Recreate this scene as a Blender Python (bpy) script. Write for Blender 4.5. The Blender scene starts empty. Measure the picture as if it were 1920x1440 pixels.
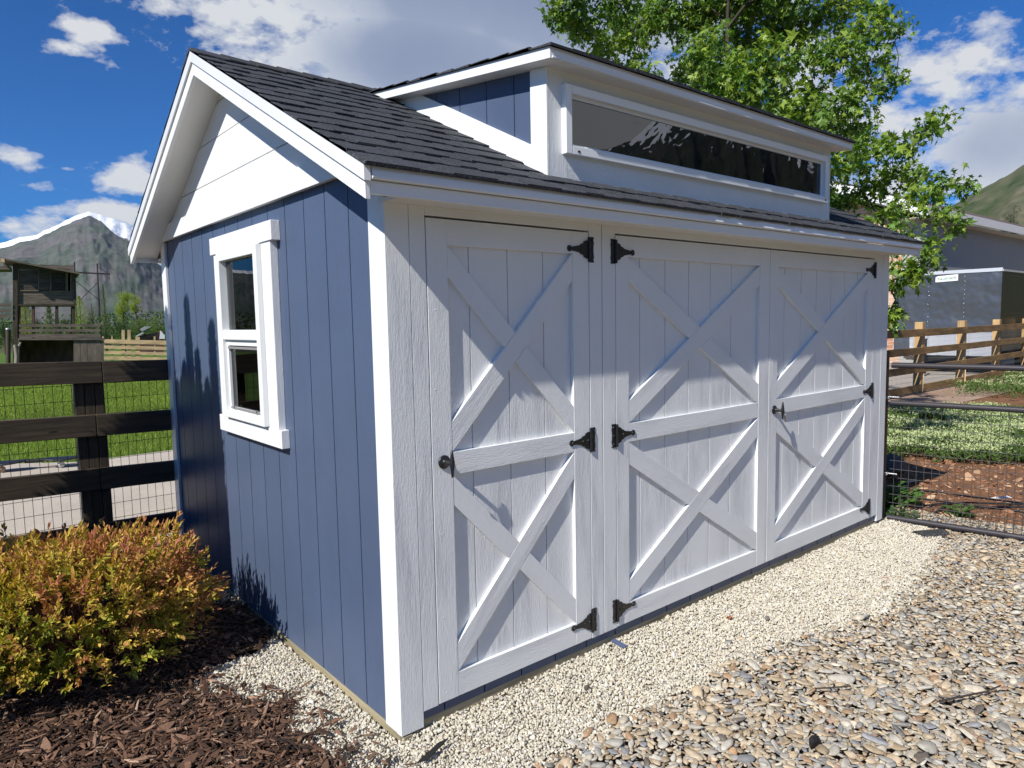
import bpy, bmesh, math, random
import numpy as np
from mathutils import Vector, Matrix, Euler
random.seed(7); RNG = np.random.default_rng(11)
S = bpy.context.scene
COL = S.collection
V = Vector

# ------------------------------------------------------------------ camera
CAMP = np.array([-1.289, -2.241, 1.621]); ROT = (1.4811, 0.01863, -0.69677); FPX = 1318.83
cam_d = bpy.data.cameras.new('camera'); cam = bpy.data.objects.new('camera', cam_d); COL.objects.link(cam)
cam.location = CAMP; cam.rotation_euler = ROT
cam_d.sensor_width = 36; cam_d.lens = FPX / 1920 * 36; cam_d.clip_start = .05; cam_d.clip_end = 30000
S.camera = cam
RM = np.array(Euler(ROT).to_matrix())
def project(P):
    q = (np.asarray(P, float) - CAMP) @ RM
    z = np.maximum(-q[..., 2], 1e-3)
    return 960 + FPX * q[..., 0] / z, 720 - FPX * q[..., 1] / z, -q[..., 2]
def inview(P, m=350):
    x, y, d = project(P)
    return (d > .2) & (x > -m) & (x < 1920 + m) & (y > -m) & (y < 1440 + m)
def at_depth(px, py, D):
    return CAMP + (RM @ np.array([(px - 960) / FPX, -(py - 720) / FPX, -1.0])) * D

# ------------------------------------------------------------------ noise helpers (numpy)
def _hash(ix, iy, s):
    h = (ix * 374761393 + iy * 668265263 + s * 1442695041) & 0x7fffffff
    h = ((h ^ (h >> 13)) * 1274126177) & 0x7fffffff
    return ((h ^ (h >> 16)) & 0xffff) / 65535.0
def vnoise(x, y, s=0):
    x = np.asarray(x, float); y = np.asarray(y, float)
    ix = np.floor(x).astype(np.int64); iy = np.floor(y).astype(np.int64)
    fx = x - ix; fy = y - iy; fx = fx * fx * (3 - 2 * fx); fy = fy * fy * (3 - 2 * fy)
    return (_hash(ix, iy, s) * (1 - fx) + _hash(ix + 1, iy, s) * fx) * (1 - fy) + (_hash(ix, iy + 1, s) * (1 - fx) + _hash(ix + 1, iy + 1, s) * fx) * fy
def fbm(x, y, o=5, s=0, ridged=False):
    a = 1.0; t = 0; n = 0
    for k in range(o):
        v = vnoise(x * 2 ** k, y * 2 ** k, s + k * 17)
        if ridged: v = 1 - abs(2 * v - 1)
        t = t + a * v; n += a; a *= .5
    return t / n

# ------------------------------------------------------------------ materials
def new_mat(name):
    m = bpy.data.materials.new(name); m.use_nodes = True
    nt = m.node_tree; b = nt.nodes['Principled BSDF']
    return m, nt, b
def N(nt, t, **kw):
    n = nt.nodes.new(t)
    for k, v in kw.items():
        if k.startswith('i_'):
            n.inputs[k[2:].replace('_', ' ')].default_value = v
        else: setattr(n, k, v)
    return n
def L(nt, a, b): nt.links.new(a, b)
def mixcol(nt, fac, a, b, mode='MIX'):
    n = nt.nodes.new('ShaderNodeMix'); n.data_type = 'RGBA'; n.blend_type = mode
    def put(sock, v):
        if isinstance(v, (tuple, list)): sock.default_value = (*v[:3], 1)
        elif isinstance(v, (int, float)): sock.default_value = v
        else: nt.links.new(v, sock)
    put(n.inputs[0], fac); put(n.inputs[6], a); put(n.inputs[7], b)
    return n.outputs[2]
def ramp(nt, src, stops):
    r = nt.nodes.new('ShaderNodeValToRGB')
    while len(r.color_ramp.elements) > 1: r.color_ramp.elements.remove(r.color_ramp.elements[-1])
    for i, (p, c) in enumerate(stops):
        e = r.color_ramp.elements[0] if i == 0 else r.color_ramp.elements.new(p)
        e.position = p; e.color = (*c, 1) if len(c) == 3 else c
    nt.links.new(src, r.inputs[0]); return r.outputs[0]
def coords(nt, kind='Object', scale=(1, 1, 1), rot=(0, 0, 0)):
    tc = nt.nodes.new('ShaderNodeTexCoord'); mp = nt.nodes.new('ShaderNodeMapping')
    mp.inputs['Scale'].default_value = scale; mp.inputs['Rotation'].default_value = rot
    nt.links.new(tc.outputs[kind], mp.inputs[0]); return mp.outputs[0]
def noise(nt, vec, scale, detail=4, rough=.55, dist=0.0):
    n = nt.nodes.new('ShaderNodeTexNoise'); n.inputs['Scale'].default_value = scale; n.inputs['Detail'].default_value = detail
    n.inputs['Roughness'].default_value = rough; n.inputs['Distortion'].default_value = dist
    nt.links.new(vec, n.inputs['Vector']); return n.outputs[0]
def bump(nt, b, h, strength=.5, dist=.002, prev=None):
    n = nt.nodes.new('ShaderNodeBump'); n.inputs['Strength'].default_value = strength; n.inputs['Distance'].default_value = dist
    nt.links.new(h, n.inputs['Height'])
    if prev: nt.links.new(prev, n.inputs['Normal'])
    if b is not None: nt.links.new(n.outputs[0], b.inputs['Normal'])
    return n.outputs[0]
def math_(nt, op, a, b=None, clamp=False):
    n = nt.nodes.new('ShaderNodeMath'); n.operation = op; n.use_clamp = clamp
    for i, v in enumerate((a, b)):
        if v is None: continue
        if isinstance(v, (int, float)): n.inputs[i].default_value = v
        else: nt.links.new(v, n.inputs[i])
    return n.outputs[0]

def painted_wood(name, col, rough=.45, strength=.55, d=.0016, dirt=.06, spec=.5):
    """embossed wood grain under paint; UV: u along the grain, v across, in metres"""
    m, nt, b = new_mat(name)
    uv = coords(nt, 'UV', (13, 85, 1)); uv2 = coords(nt, 'UV', (1, 1, 1))
    warp = noise(nt, coords(nt, 'UV', (3, 16, 1)), 1.0, 3, .5)
    w = nt.nodes.new('ShaderNodeTexWave'); w.wave_type = 'BANDS'; w.bands_direction = 'Y'; w.wave_profile = 'SAW'
    sep = nt.nodes.new('ShaderNodeSeparateXYZ'); L(nt, uv2, sep.inputs[0])
    cmb = nt.nodes.new('ShaderNodeCombineXYZ')
    L(nt, sep.outputs[0], cmb.inputs[0])
    L(nt, math_(nt, 'ADD', sep.outputs[1], math_(nt, 'MULTIPLY', warp, .085)), cmb.inputs[1])
    L(nt, cmb.outputs[0], w.inputs['Vector']); w.inputs['Scale'].default_value = 42; w.inputs['Distortion'].default_value = 1.2
    w.inputs['Detail'].default_value = 3; w.inputs['Detail Scale'].default_value = 2.5
    fine = noise(nt, uv, 1.6, 5, .65); fine2 = noise(nt, coords(nt, 'UV', (40, 130, 1)), 1.0, 3, .6)
    patch = ramp(nt, noise(nt, coords(nt, 'UV', (1.3, 5, 1)), 1.6, 2), [(.42, (0, 0, 0)), (.6, (1, 1, 1))])
    h = math_(nt, 'ADD', math_(nt, 'MULTIPLY', fine, 1.25), math_(nt, 'MULTIPLY', math_(nt, 'MULTIPLY', w.outputs['Fac'], patch), .55))
    h = math_(nt, 'ADD', h, math_(nt, 'MULTIPLY', fine2, 1.0))
    bump(nt, b, h, strength, d)
    dv = ramp(nt, noise(nt, coords(nt, 'Object', (1, 1, 1)), 2.3, 5), [(.3, (1 - dirt,) * 3), (.7, (1, 1, 1))])
    L(nt, mixcol(nt, 1.0, col, dv, 'MULTIPLY'), b.inputs['Base Color'])
    b.inputs['Roughness'].default_value = rough; b.inputs['Specular IOR Level'].default_value = spec
    return m
def smooth_paint(name, col, rough=.35, metal=0, bumps=0.0, var=.05, spec=.5):
    m, nt, b = new_mat(name)
    n = noise(nt, coords(nt, 'Object'), 3, 5)
    L(nt, mixcol(nt, 1.0, col, ramp(nt, n, [(.3, (1 - var,) * 3), (.7, (1, 1, 1))]), 'MULTIPLY'), b.inputs['Base Color'])
    b.inputs['Roughness'].default_value = rough; b.inputs['Metallic'].default_value = metal; b.inputs['Specular IOR Level'].default_value = spec
    if bumps: bump(nt, b, noise(nt, coords(nt, 'Object'), 90, 3), bumps, .001)
    return m
def raw_wood(name, c1, c2, knots=(.05, .025, .01), rough=.75, scale=1.0, strength=.6):
    m, nt, b = new_mat(name)
    g = noise(nt, coords(nt, 'UV', (2.2 * scale, 55 * scale, 1)), 1.0, 6, .65, .6)
    big = noise(nt, coords(nt, 'UV', (1.2 * scale, 3.5 * scale, 1)), 1.3, 3)
    c = ramp(nt, g, [(.32, c1), (.68, c2)])
    c = mixcol(nt, 1.0, c, ramp(nt, big, [(.3, (.55, .55, .55)), (.7, (1.15, 1.12, 1.08))]), 'MULTIPLY')
    v = nt.nodes.new('ShaderNodeTexVoronoi'); v.inputs['Scale'].default_value = 1; L(nt, coords(nt, 'UV', (2.6, 9, 1)), v.inputs['Vector'])
    k = ramp(nt, v.outputs['Distance'], [(.05, (1, 1, 1)), (.1, (0, 0, 0))])
    c = mixcol(nt, k, c, knots)
    L(nt, c, b.inputs['Base Color']); b.inputs['Roughness'].default_value = rough
    bump(nt, b, g, strength, .0025)
    return m
def attr_mat(name, rough=.8, bump_scale=0, bump_s=.4, bump_d=.002, mottling=.0, mscale=30, translucent=0.0, spec=.3, tint=None):
    m, nt, b = new_mat(name)
    a = nt.nodes.new('ShaderNodeAttribute'); a.attribute_name = 'Col'
    c = a.outputs['Color']
    if mottling:
        n = noise(nt, coords(nt, 'Object'), mscale, 4)
        c = mixcol(nt, 1.0, c, ramp(nt, n, [(.3, (1 - mottling,) * 3), (.7, (1 + mottling * .5,) * 3)]), 'MULTIPLY')
    L(nt, c, b.inputs['Base Color']); b.inputs['Roughness'].default_value = rough; b.inputs['Specular IOR Level'].default_value = spec
    if bump_scale: bump(nt, b, noise(nt, coords(nt, 'Object'), bump_scale, 4), bump_s, bump_d)
    if translucent:
        t = nt.nodes.new('ShaderNodeBsdfTranslucent'); 
        tc = mixcol(nt, 1.0, c, tint or (1.3, 1.5, .5), 'MULTIPLY'); L(nt, tc, t.inputs['Color'])
        ms = nt.nodes.new('ShaderNodeMixShader'); ms.inputs[0].default_value = translucent
        L(nt, b.outputs[0], ms.inputs[1]); L(nt, t.outputs[0], ms.inputs[2])
        L(nt, ms.outputs[0], nt.nodes['Material Output'].inputs['Surface'])
    return m
def glass_mat(name, tint=(.55, .6, .6), ior=1.5, rough=0.0):
    m, nt, b = new_mat(name)
    fr = N(nt, 'ShaderNodeFresnel'); fr.inputs['IOR'].default_value = ior
    tr = N(nt, 'ShaderNodeBsdfTransparent'); tr.inputs['Color'].default_value = (*tint, 1)
    gl = N(nt, 'ShaderNodeBsdfGlossy'); gl.inputs['Roughness'].default_value = rough
    ms = N(nt, 'ShaderNodeMixShader'); L(nt, fr.outputs[0], ms.inputs[0]); L(nt, tr.outputs[0], ms.inputs[1]); L(nt, gl.outputs[0], ms.inputs[2])
    L(nt, ms.outputs[0], nt.nodes['Material Output'].inputs['Surface'])
    return m

WHITE = painted_wood('white_painted_wood', (.80, .805, .795), strength=.55, d=.0016)
WHITE_H = painted_wood('white_panel_wood', (.80, .805, .795), strength=.62, d=.0017)
WHITE_S = smooth_paint('white_smooth_trim', (.80, .81, .80), .3, bumps=.15)
WHITE_M = smooth_paint('white_metal', (.80, .80, .79), .22, bumps=.1, var=.08)
SOFFIT = painted_wood('white_soffit_paint', (.74, .73, .70), strength=.15)
BLUE = painted_wood('blue_painted_siding', (.083, .114, .188), rough=.42, strength=.55, d=.0016, dirt=.12, spec=.3)
VINYL = smooth_paint('white_vinyl', (.82, .83, .82), .25, var=.03)
TREATED = raw_wood('treated_lumber', (.30, .26, .16), (.48, .42, .28), (.2, .15, .07))
DARKWOOD = raw_wood('dark_stained_wood', (.030, .022, .014), (.105, .078, .050), (.012, .008, .005))
GREYWOOD = raw_wood('weathered_grey_wood', (.09, .073, .057), (.25, .20, .155), (.03, .02, .015))
PINE = raw_wood('yellow_pine', (.42, .26, .11), (.62, .42, .20), (.18, .08, .03))
PINE_D = raw_wood('stained_pine_rail', (.14, .082, .03), (.36, .23, .095), (.06, .03, .012))
PALE = raw_wood('pale_new_pine', (.55, .38, .20), (.75, .56, .33), (.3, .16, .07))
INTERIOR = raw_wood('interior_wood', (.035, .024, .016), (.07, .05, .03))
BLACK = smooth_paint('black_powder_coat', (.012, .012, .013), .38, bumps=.3)
BLACKM = smooth_paint('black_tube_paint', (.040, .036, .042), .5, bumps=.15, spec=.35)
WIREM = smooth_paint('dark_wire', (.02, .02, .02), .5)
WIREG = smooth_paint('grey_wire', (.07, .065, .065), .45)
GALV = smooth_paint('galvanised_wire', (.35, .34, .32), .4, metal=.7)
DARKIN = smooth_paint('dark_void', (.012, .011, .01), .9)
CHROME = smooth_paint('bright_steel', (.6, .6, .6), .25, metal=1)
GLASS = glass_mat('window_glass', (.42, .44, .43), 1.55); GLASS2 = glass_mat('transom_glass', (.16, .17, .17), 2.1)
SCREEN = glass_mat('insect_screen', (.35, .33, .33), 1.1, .5)

# ------------------------------------------------------------------ mesh building
def tag(o, label=None, cat=None, group=None, kind=None):
    if label: o['label'] = label
    if cat: o['category'] = cat
    if group: o['group'] = group
    if kind: o['kind'] = kind
    return o
def empty(name, loc, label, cat, group=None):
    o = bpy.data.objects.new(name, None); COL.objects.link(o); o.location = loc; o.empty_display_size = .1
    return tag(o, label, cat, group)
def root_of(p):
    off = V((0, 0, 0))
    while p is not None: off += p.location; p = p.parent
    return off
def link_obj(name, me, parent=None):
    o = bpy.data.objects.new(name, me); COL.objects.link(o)
    if parent is not None:
        o.parent = parent
        if me is not None: me.transform(Matrix.Translation(-root_of(parent)))
    return o
class MB:
    """collects prisms; build() links them as one mesh, geometry in world coordinates"""
    def __init__(s): s.v = []; s.f = []; s.uv = []; s.sm = []; s.cuts = []; s.lock = False
    def faces(s, pts, fs, grain=(0, 0, 1), smooth=False):
        b = len(s.v); pts = [V(p) for p in pts]
        if not s.lock: s.cuts.append((len(s.v), len(s.f)))
        s.v += pts
        g = V(grain).normalized(); ou, ov = random.uniform(0, 30), random.uniform(0, 30)
        for f in fs:
            n = V((0, 0, 0))
            for i in range(len(f)):
                a, c = pts[f[i]], pts[f[(i + 1) % len(f)]]; n += a.cross(c)
            n = n.normalized() if n.length > 1e-12 else V((0, 0, 1))
            w = n.cross(g)
            if w.length < .3:
                w = V((n.z, n.x, n.y)).cross(n); g2 = w.cross(n)
            else: g2 = g
            w.normalize()
            s.f.append([b + i for i in f]); s.uv.append([(pts[i].dot(g2) + ou, pts[i].dot(w) + ov) for i in f]); s.sm.append(smooth)
        return s
    def prism(s, poly, ext, grain=(0, 0, 1)):
        n = len(poly); poly = [V(p) for p in poly]; ext = V(ext)
        nm = V((0, 0, 0))
        for i in range(n): nm += poly[i].cross(poly[(i + 1) % n])
        if nm.dot(ext) > 0: poly = poly[::-1]
        pts = poly + [p + ext for p in poly]
        fs = [list(range(n)), [n + i for i in range(n)][::-1]] + [[i, i + n, (i + 1) % n + n, (i + 1) % n] for i in range(n)]
        return s.faces(pts, [f[::1] for f in fs], grain)
    def box(s, x0, x1, y0, y1, z0, z1, grain=(0, 0, 1)):
        return s.prism([(x0, y0, z0), (x1, y0, z0), (x1, y1, z0), (x0, y1, z0)], (0, 0, z1 - z0), grain)
    def beam(s, a, b, w, t, up=(0, 0, 1)):
        a = V(a); b = V(b); d = (b - a).normalized(); u = V(up) - d * V(up).dot(d)
        if u.length < 1e-4: u = V((1, 0, 0)) - d * d.x
        u.normalize(); r = d.cross(u) * (t / 2); u = u * (w / 2)
        return s.prism([a - r - u, a + r - u, a + r + u, a - r + u], b - a, d)
    def tube(s, pts, r, n=8, cap=True, r2=None):
        pts = [V(p) for p in pts]; rings = []; P = []; prev = None
        for i, p in enumerate(pts):
            d = (pts[min(i + 1, len(pts) - 1)] - pts[max(i - 1, 0)]).normalized()
            u = V((0, 0, 1)) if abs(d.z) < .9 else V((1, 0, 0))
            if prev is not None: u = prev
            u = (u - d * u.dot(d)).normalized(); prev = u; w = d.cross(u)
            rr = r if r2 is None else r + (r2 - r) * i / (len(pts) - 1)
            for k in range(n):
                a = 2 * math.pi * k / n; P.append(p + u * math.cos(a) * rr + w * math.sin(a) * rr)
        fs = [[i * n + k, i * n + (k + 1) % n, (i + 1) * n + (k + 1) % n, (i + 1) * n + k] for i in range(len(pts) - 1) for k in range(n)]
        s.faces(P, fs, (0, 0, 1), True); lk = s.lock; s.lock = True
        if cap:
            m = (len(pts) - 1) * n
            s.faces(P[:n], [list(range(n))[::-1]]); s.faces(P[m:], [list(range(n))])
        s.lock = lk
        return s
    def lathe(s, c, axis, prof, n=16):
        c = V(c); d = V(axis).normalized(); u = V((0, 0, 1)) if abs(d.z) < .9 else V((1, 0, 0)); u = (u - d * u.dot(d)).normalized(); w = d.cross(u)
        P = [c + d * h + (u * math.cos(2 * math.pi * k / n) + w * math.sin(2 * math.pi * k / n)) * max(r, 1e-5) for r, h in prof for k in range(n)]
        fs = [[i * n + k, i * n + (k + 1) % n, (i + 1) * n + (k + 1) % n, (i + 1) * n + k] for i in range(len(prof) - 1) for k in range(n)]
        return s.faces(P, fs, d, True)
    def build(s, name, mat, parent=None, bevel=0.0, sp=False):
        if sp and len(s.cuts) > 1:
            o = None; cu = s.cuts + [(len(s.v), len(s.f))]
            for (v0, f0), (v1, f1) in zip(cu[:-1], cu[1:]):
                q = MB(); q.v = s.v[v0:v1]; q.f = [[i - v0 for i in f] for f in s.f[f0:f1]]; q.uv = s.uv[f0:f1]; q.sm = s.sm[f0:f1]; o = q.build(name, mat, parent, bevel)
            return o
        me = bpy.data.meshes.new(name); me.from_pydata([tuple(v) for v in s.v], [], s.f)
        uvl = me.uv_layers.new(name='UVMap'); flat = [c for f in s.uv for uv in f for c in uv]
        uvl.data.foreach_set('uv', flat); me.polygons.foreach_set('use_smooth', s.sm)
        me.materials.append(mat); me.update()
        o = link_obj(name, me, parent)
        if bevel:
            md = o.modifiers.new('bevel', 'BEVEL'); md.width = bevel; md.segments = 2; md.limit_method = 'ANGLE'; md.angle_limit = math.radians(50); md.harden_normals = False
        return o
def np_mesh(name, verts, tris, mat, parent=None, col=None, smooth=False, k=3):
    me = bpy.data.meshes.new(name); verts = np.ascontiguousarray(verts, np.float32); tris = np.ascontiguousarray(tris, np.int32)
    nf = len(tris); me.vertices.add(len(verts)); me.vertices.foreach_set('co', verts.ravel())
    me.loops.add(nf * k); me.polygons.add(nf)
    me.polygons.foreach_set('loop_start', np.arange(nf, dtype=np.int32) * k)
    me.loops.foreach_set('vertex_index', tris.ravel())
    me.polygons.foreach_set('use_smooth', np.full(nf, smooth))
    if col is not None:
        a = me.color_attributes.new('Col', 'FLOAT_COLOR', 'POINT')
        c4 = np.ones((len(verts), 4), np.float32); c4[:, :3] = col; a.data.foreach_set('color', c4.ravel())
    me.update(calc_edges=True); me.materials.append(mat)
    return link_obj(name, me, parent)
def rand_rot(n, flat=None):
    """n random rotation matrices; flat: std of tilt about the horizontal"""
    if flat is None:
        q = RNG.normal(size=(n, 4)); q /= np.linalg.norm(q, axis=1)[:, None]; w, x, y, z = q.T
    else:
        yaw = RNG.uniform(0, 2 * np.pi, n); ax = RNG.uniform(0, 2 * np.pi, n); t = RNG.normal(0, flat, n)
        q1 = np.stack([np.cos(yaw / 2), 0 * yaw, 0 * yaw, np.sin(yaw / 2)], 1); q2 = np.stack([np.cos(t / 2), np.sin(t / 2) * np.cos(ax), np.sin(t / 2) * np.sin(ax), 0 * t], 1)
        a, b = q2, q1
        w = a[:, 0] * b[:, 0] - a[:, 1] * b[:, 1] - a[:, 2] * b[:, 2] - a[:, 3] * b[:, 3]
        x = a[:, 0] * b[:, 1] + a[:, 1] * b[:, 0] + a[:, 2] * b[:, 3] - a[:, 3] * b[:, 2]
        y = a[:, 0] * b[:, 2] - a[:, 1] * b[:, 3] + a[:, 2] * b[:, 0] + a[:, 3] * b[:, 1]
        z = a[:, 0] * b[:, 3] + a[:, 1] * b[:, 2] - a[:, 2] * b[:, 1] + a[:, 3] * b[:, 0]
    return np.stack([np.stack([1 - 2 * (y * y + z * z), 2 * (x * y - z * w), 2 * (x * z + y * w)], 1), np.stack([2 * (x * y + z * w), 1 - 2 * (x * x + z * z), 2 * (y * z - x * w)], 1), np.stack([2 * (x * z - y * w), 2 * (y * z + x * w), 1 - 2 * (x * x + y * y)], 1)], 1)
def scatter(protos, faces, pos, scale, rot, pick=None):
    """protos: list of (k,3) vertex arrays with shared faces; scale (n,3) applied before rot"""
    n = len(pos); k = len(protos[0]); P = np.array(protos)
    if pick is None: pick = RNG.integers(0, len(protos), n)
    v = P[pick] * scale[:, None, :]
    v = np.einsum('nij,nkj->nki', rot, v) + pos[:, None, :]
    f = (faces[None] + (np.arange(n) * k)[:, None, None]).reshape(-1, faces.shape[1])
    return v.reshape(-1, 3), f, k
def ico(sub):
    bm = bmesh.new(); bmesh.ops.create_icosphere(bm, subdivisions=sub, radius=1)
    v = np.array([p.co[:] for p in bm.verts]); bm.verts.ensure_lookup_table(); f = np.array([[q.index for q in t.verts] for t in bm.faces]); bm.free(); return v, f
def in_poly(x, y, poly):
    r = np.zeros(len(x), bool); n = len(poly)
    for i in range(n):
        x0, y0 = poly[i]; x1, y1 = poly[(i + 1) % n]
        c = ((y0 > y) != (y1 > y)) & (x < (x1 - x0) * (y - y0) / (y1 - y0 + 1e-12) + x0); r ^= c
    return r
# ------------------------------------------------------------------ world, sun
SUN = V((-4.15, -1.0, 3.78)).normalized()
sd = bpy.data.lights.new('sun', 'SUN'); sun = bpy.data.objects.new('sun', sd); COL.objects.link(sun)
sd.energy = 5.0; sd.angle = math.radians(.53); sd.color = (1.0, .965, .90)
sun.rotation_euler = SUN.to_track_quat('Z', 'Y').to_euler(); sun.location = (-10, -4, 12)
W = bpy.data.worlds.new('World'); S.world = W; W.use_nodes = True; nt = W.node_tree
for n in list(nt.nodes): nt.nodes.remove(n)
out = N(nt, 'ShaderNodeOutputWorld'); sky = N(nt, 'ShaderNodeTexSky'); sky.sky_type = 'NISHITA'; sky.sun_disc = False
sky.sun_elevation = math.asin(SUN.z); sky.sun_rotation = math.atan2(SUN.x, SUN.y); sky.altitude = 1500; sky.air_density = 1.0; sky.dust_density = .3; sky.ozone_density = 2.0
tc = N(nt, 'ShaderNodeTexCoord'); vec = tc.outputs['Generated']
sep = N(nt, 'ShaderNodeSeparateXYZ'); L(nt, vec, sep.inputs[0])
az = math_(nt, 'MULTIPLY', math_(nt, 'ARCTAN2', sep.outputs[1], sep.outputs[0]), 57.29578)
el = math_(nt, 'MULTIPLY', math_(nt, 'ARCSINE', sep.outputs[2]), 57.29578)
# clouds live in (azimuth, elevation) and are broken up by 3-D noise of the view direction
nz = N(nt, 'ShaderNodeTexNoise'); nz.inputs['Scale'].default_value = 7; nz.inputs['Detail'].default_value = 9; nz.inputs['Roughness'].default_value = .6
mp = N(nt, 'ShaderNodeMapping'); mp.inputs['Scale'].default_value = (1, 1, 1.9); L(nt, vec, mp.inputs[0]); L(nt, mp.outputs[0], nz.inputs['Vector'])
nz2 = N(nt, 'ShaderNodeTexNoise'); nz2.inputs['Scale'].default_value = 3.1; nz2.inputs['Detail'].default_value = 7; nz2.inputs['Roughness'].default_value = .55
mp2 = N(nt, 'ShaderNodeMapping'); mp2.inputs['Location'].default_value = (4.2, 1.3, 2.2); L(nt, vec, mp2.inputs[0]); L(nt, mp2.outputs[0], nz2.inputs['Vector'])
def dir_azel(px, py):
    d = RM @ np.array([(px - 960) / FPX, -(py - 720) / FPX, -1.0]); d /= np.linalg.norm(d)
    return math.degrees(math.atan2(d[1], d[0])), math.degrees(math.asin(d[2]))
# centre seen at, half-widths in degrees (az, el), strength
CL = [((520, 10), 11, 3.6, 1.0), ((800, 110), 13, 5.5, 1.5), ((950, -60), 22, 8.0, 1.6), ((300, 0), 4, 1.8, .7), ((165, 58), 2.2, .9, .85), ((118, 88), 1.4, .5, .7), ((640, 90), 5, 3, .9),
      ((42, 298), 2.3, .95, .95), ((80, 350), 2.2, .6, .7), ((255, 338), 2.6, 1.3, 1.05), ((122, 317), .7, .3, .7), ((225, 398), 3.6, .9, 1.0), ((120, 395), 3.5, .6, .6), ((50, 425), 3.2, 1.0, .7),
      ((1780, 140), 6.5, 3.6, .85), ((1660, 240), 5.5, 3.2, .75), ((1870, 275), 6.5, 4.6, 1.1), ((1720, 330), 6.0, 2.4, .7), ((1905, 190), 3, 1.6, .7), ((1560, 160), 6, 5, .7), ((1240, 60), 6, 5, .8), ((1330, 140), 7, 4, .6), ((1560, -10), 5, 2, .5), ((1900, 40), 4, 1.5, .5)]
CLA = [((-48, 19), 18, 11, 1.5), ((-35, 28), 14, 9, .8), ((-150, 35), 16, 6, .5), ((-90, 50), 25, 12, .6)]
tot = None; big = None
for c, a, e, st in CL + CLA:
    A, E_ = dir_azel(*c) if (c, a, e, st) in CL else c
    du = math_(nt, 'DIVIDE', math_(nt, 'SUBTRACT', az, A), a); dv = math_(nt, 'DIVIDE', math_(nt, 'SUBTRACT', el, E_), e)
    r2 = math_(nt, 'ADD', math_(nt, 'MULTIPLY', du, du), math_(nt, 'MULTIPLY', dv, dv))
    g = math_(nt, 'MULTIPLY', math_(nt, 'POWER', 2.718, math_(nt, 'MULTIPLY', r2, -1.0)), st)
    tot = g if tot is None else math_(nt, 'MAXIMUM', tot, g)
    if (c, a, e, st) in CL and a > 6 and st > 1.0: big = g if big is None else math_(nt, 'MAXIMUM', big, g)
nz3 = N(nt, 'ShaderNodeTexNoise'); nz3.inputs['Scale'].default_value = 26; nz3.inputs['Detail'].default_value = 8; nz3.inputs['Roughness'].default_value = .62; L(nt, mp.outputs[0], nz3.inputs['Vector'])
dens = math_(nt, 'ADD', tot, math_(nt, 'MULTIPLY', math_(nt, 'SUBTRACT', nz.outputs[0], .5), 1.3))
dens = math_(nt, 'ADD', dens, math_(nt, 'MULTIPLY', math_(nt, 'SUBTRACT', nz3.outputs[0], .5), 1.5))
dens = math_(nt, 'ADD', dens, math_(nt, 'MULTIPLY', math_(nt, 'SUBTRACT', nz2.outputs[0], .5), .5))
mask = ramp(nt, dens, [(.40, (0, 0, 0)), (.56, (.45, .45, .45)), (.80, (1, 1, 1))])
core = ramp(nt, math_(nt, 'MULTIPLY', math_(nt, 'ADD', big, math_(nt, 'MULTIPLY', math_(nt, 'SUBTRACT', nz2.outputs[0], .5), 1.3)), .5), [(.10, (.88, .90, .93)), (.30, (.86, .89, .93)), (.42, (.62, .68, .80)), (.56, (.38, .45, .62)), (.78, (.29, .355, .53))])
tint = mixcol(nt, 1.0, sky.outputs[0], (.10, .70, 1.42), 'MULTIPLY')
bgs = N(nt, 'ShaderNodeBackground'); L(nt, tint, bgs.inputs[0]); bgs.inputs[1].default_value = .060
bgc = N(nt, 'ShaderNodeBackground'); L(nt, core, bgc.inputs[0]); bgc.inputs[1].default_value = .66
ms = N(nt, 'ShaderNodeMixShader'); L(nt, mask, ms.inputs[0]); L(nt, bgs.outputs[0], ms.inputs[1]); L(nt, bgc.outputs[0], ms.inputs[2]); L(nt, ms.outputs[0], out.inputs[0])
S.view_settings.view_transform = 'Standard'; S.view_settings.look = 'None'; S.view_settings.exposure = 0.32; S.view_settings.gamma = 1
S.cycles.use_denoising = True; S.cycles.max_bounces = 8; S.cycles.diffuse_bounces = 4; S.cycles.transparent_max_bounces = 12
S.cycles.sample_clamp_indirect = 6; S.cycles.volume_bounces = 0
HAZE = 1.7e-5

# ------------------------------------------------------------------ shed
SW, SD = 4.24, 3.03
YE, XO = -.172, -.165             # eave line, rake line
XR = SW + .09; YB = SD + .11     # right rake, back eave
YR = 1.53; SL = .495; ZE = 2.130
def zt(y): return ZE + SL * (y - (YE - .015)) if y <= YR else ZE + SL * (YR - (YE - .015)) - SLB * (y - YR)
ZA = ZE + SL * (YR - YE + .015); SLB = .505
shed = empty('garden_shed', (0, 0, 0), 'blue and white garden shed with three white X-braced barn doors and a shingled dormer roof', 'shed')
Z0 = .045
def grooved(mb, axis, c, out, t, a0, a1, z0, z1f, grooves, gw=.007, gd=.007):
    """a grooved panel: axis 'x' -> runs along x at plane y=c, 'y' -> runs along y at plane x=c; out = outward sign; z1f(a) top height"""
    cuts = [a0] + [g for g in grooves if a0 + .01 < g < a1 - .01] + [a1]
    def P(a, d, z): return (a, c + d, z) if axis == 'x' else (c + d, a, z)
    for i in range(len(cuts) - 1):
        p, q = cuts[i] + (gw / 2 if i else 0), cuts[i + 1] - (gw / 2 if i < len(cuts) - 2 else 0)
        mb.prism([P(p, 0, z0), P(q, 0, z0), P(q, 0, z1f(q)), P(p, 0, z1f(p))], V(P(0, -out * (gd), 0)) - V(P(0, 0, 0)), (0, 0, 1))
    d = -out * (gd + .0005); e = V(P(0, -out * t, 0)) - V(P(0, 0, 0))
    mb.prism([P(a0, d, z0), P(a1, d, z0), P(a1, d, z1f(a1)), P(a0, d, z1f(a0))], e, (0, 0, 1))
flat = lambda z: (lambda a: z)
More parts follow.
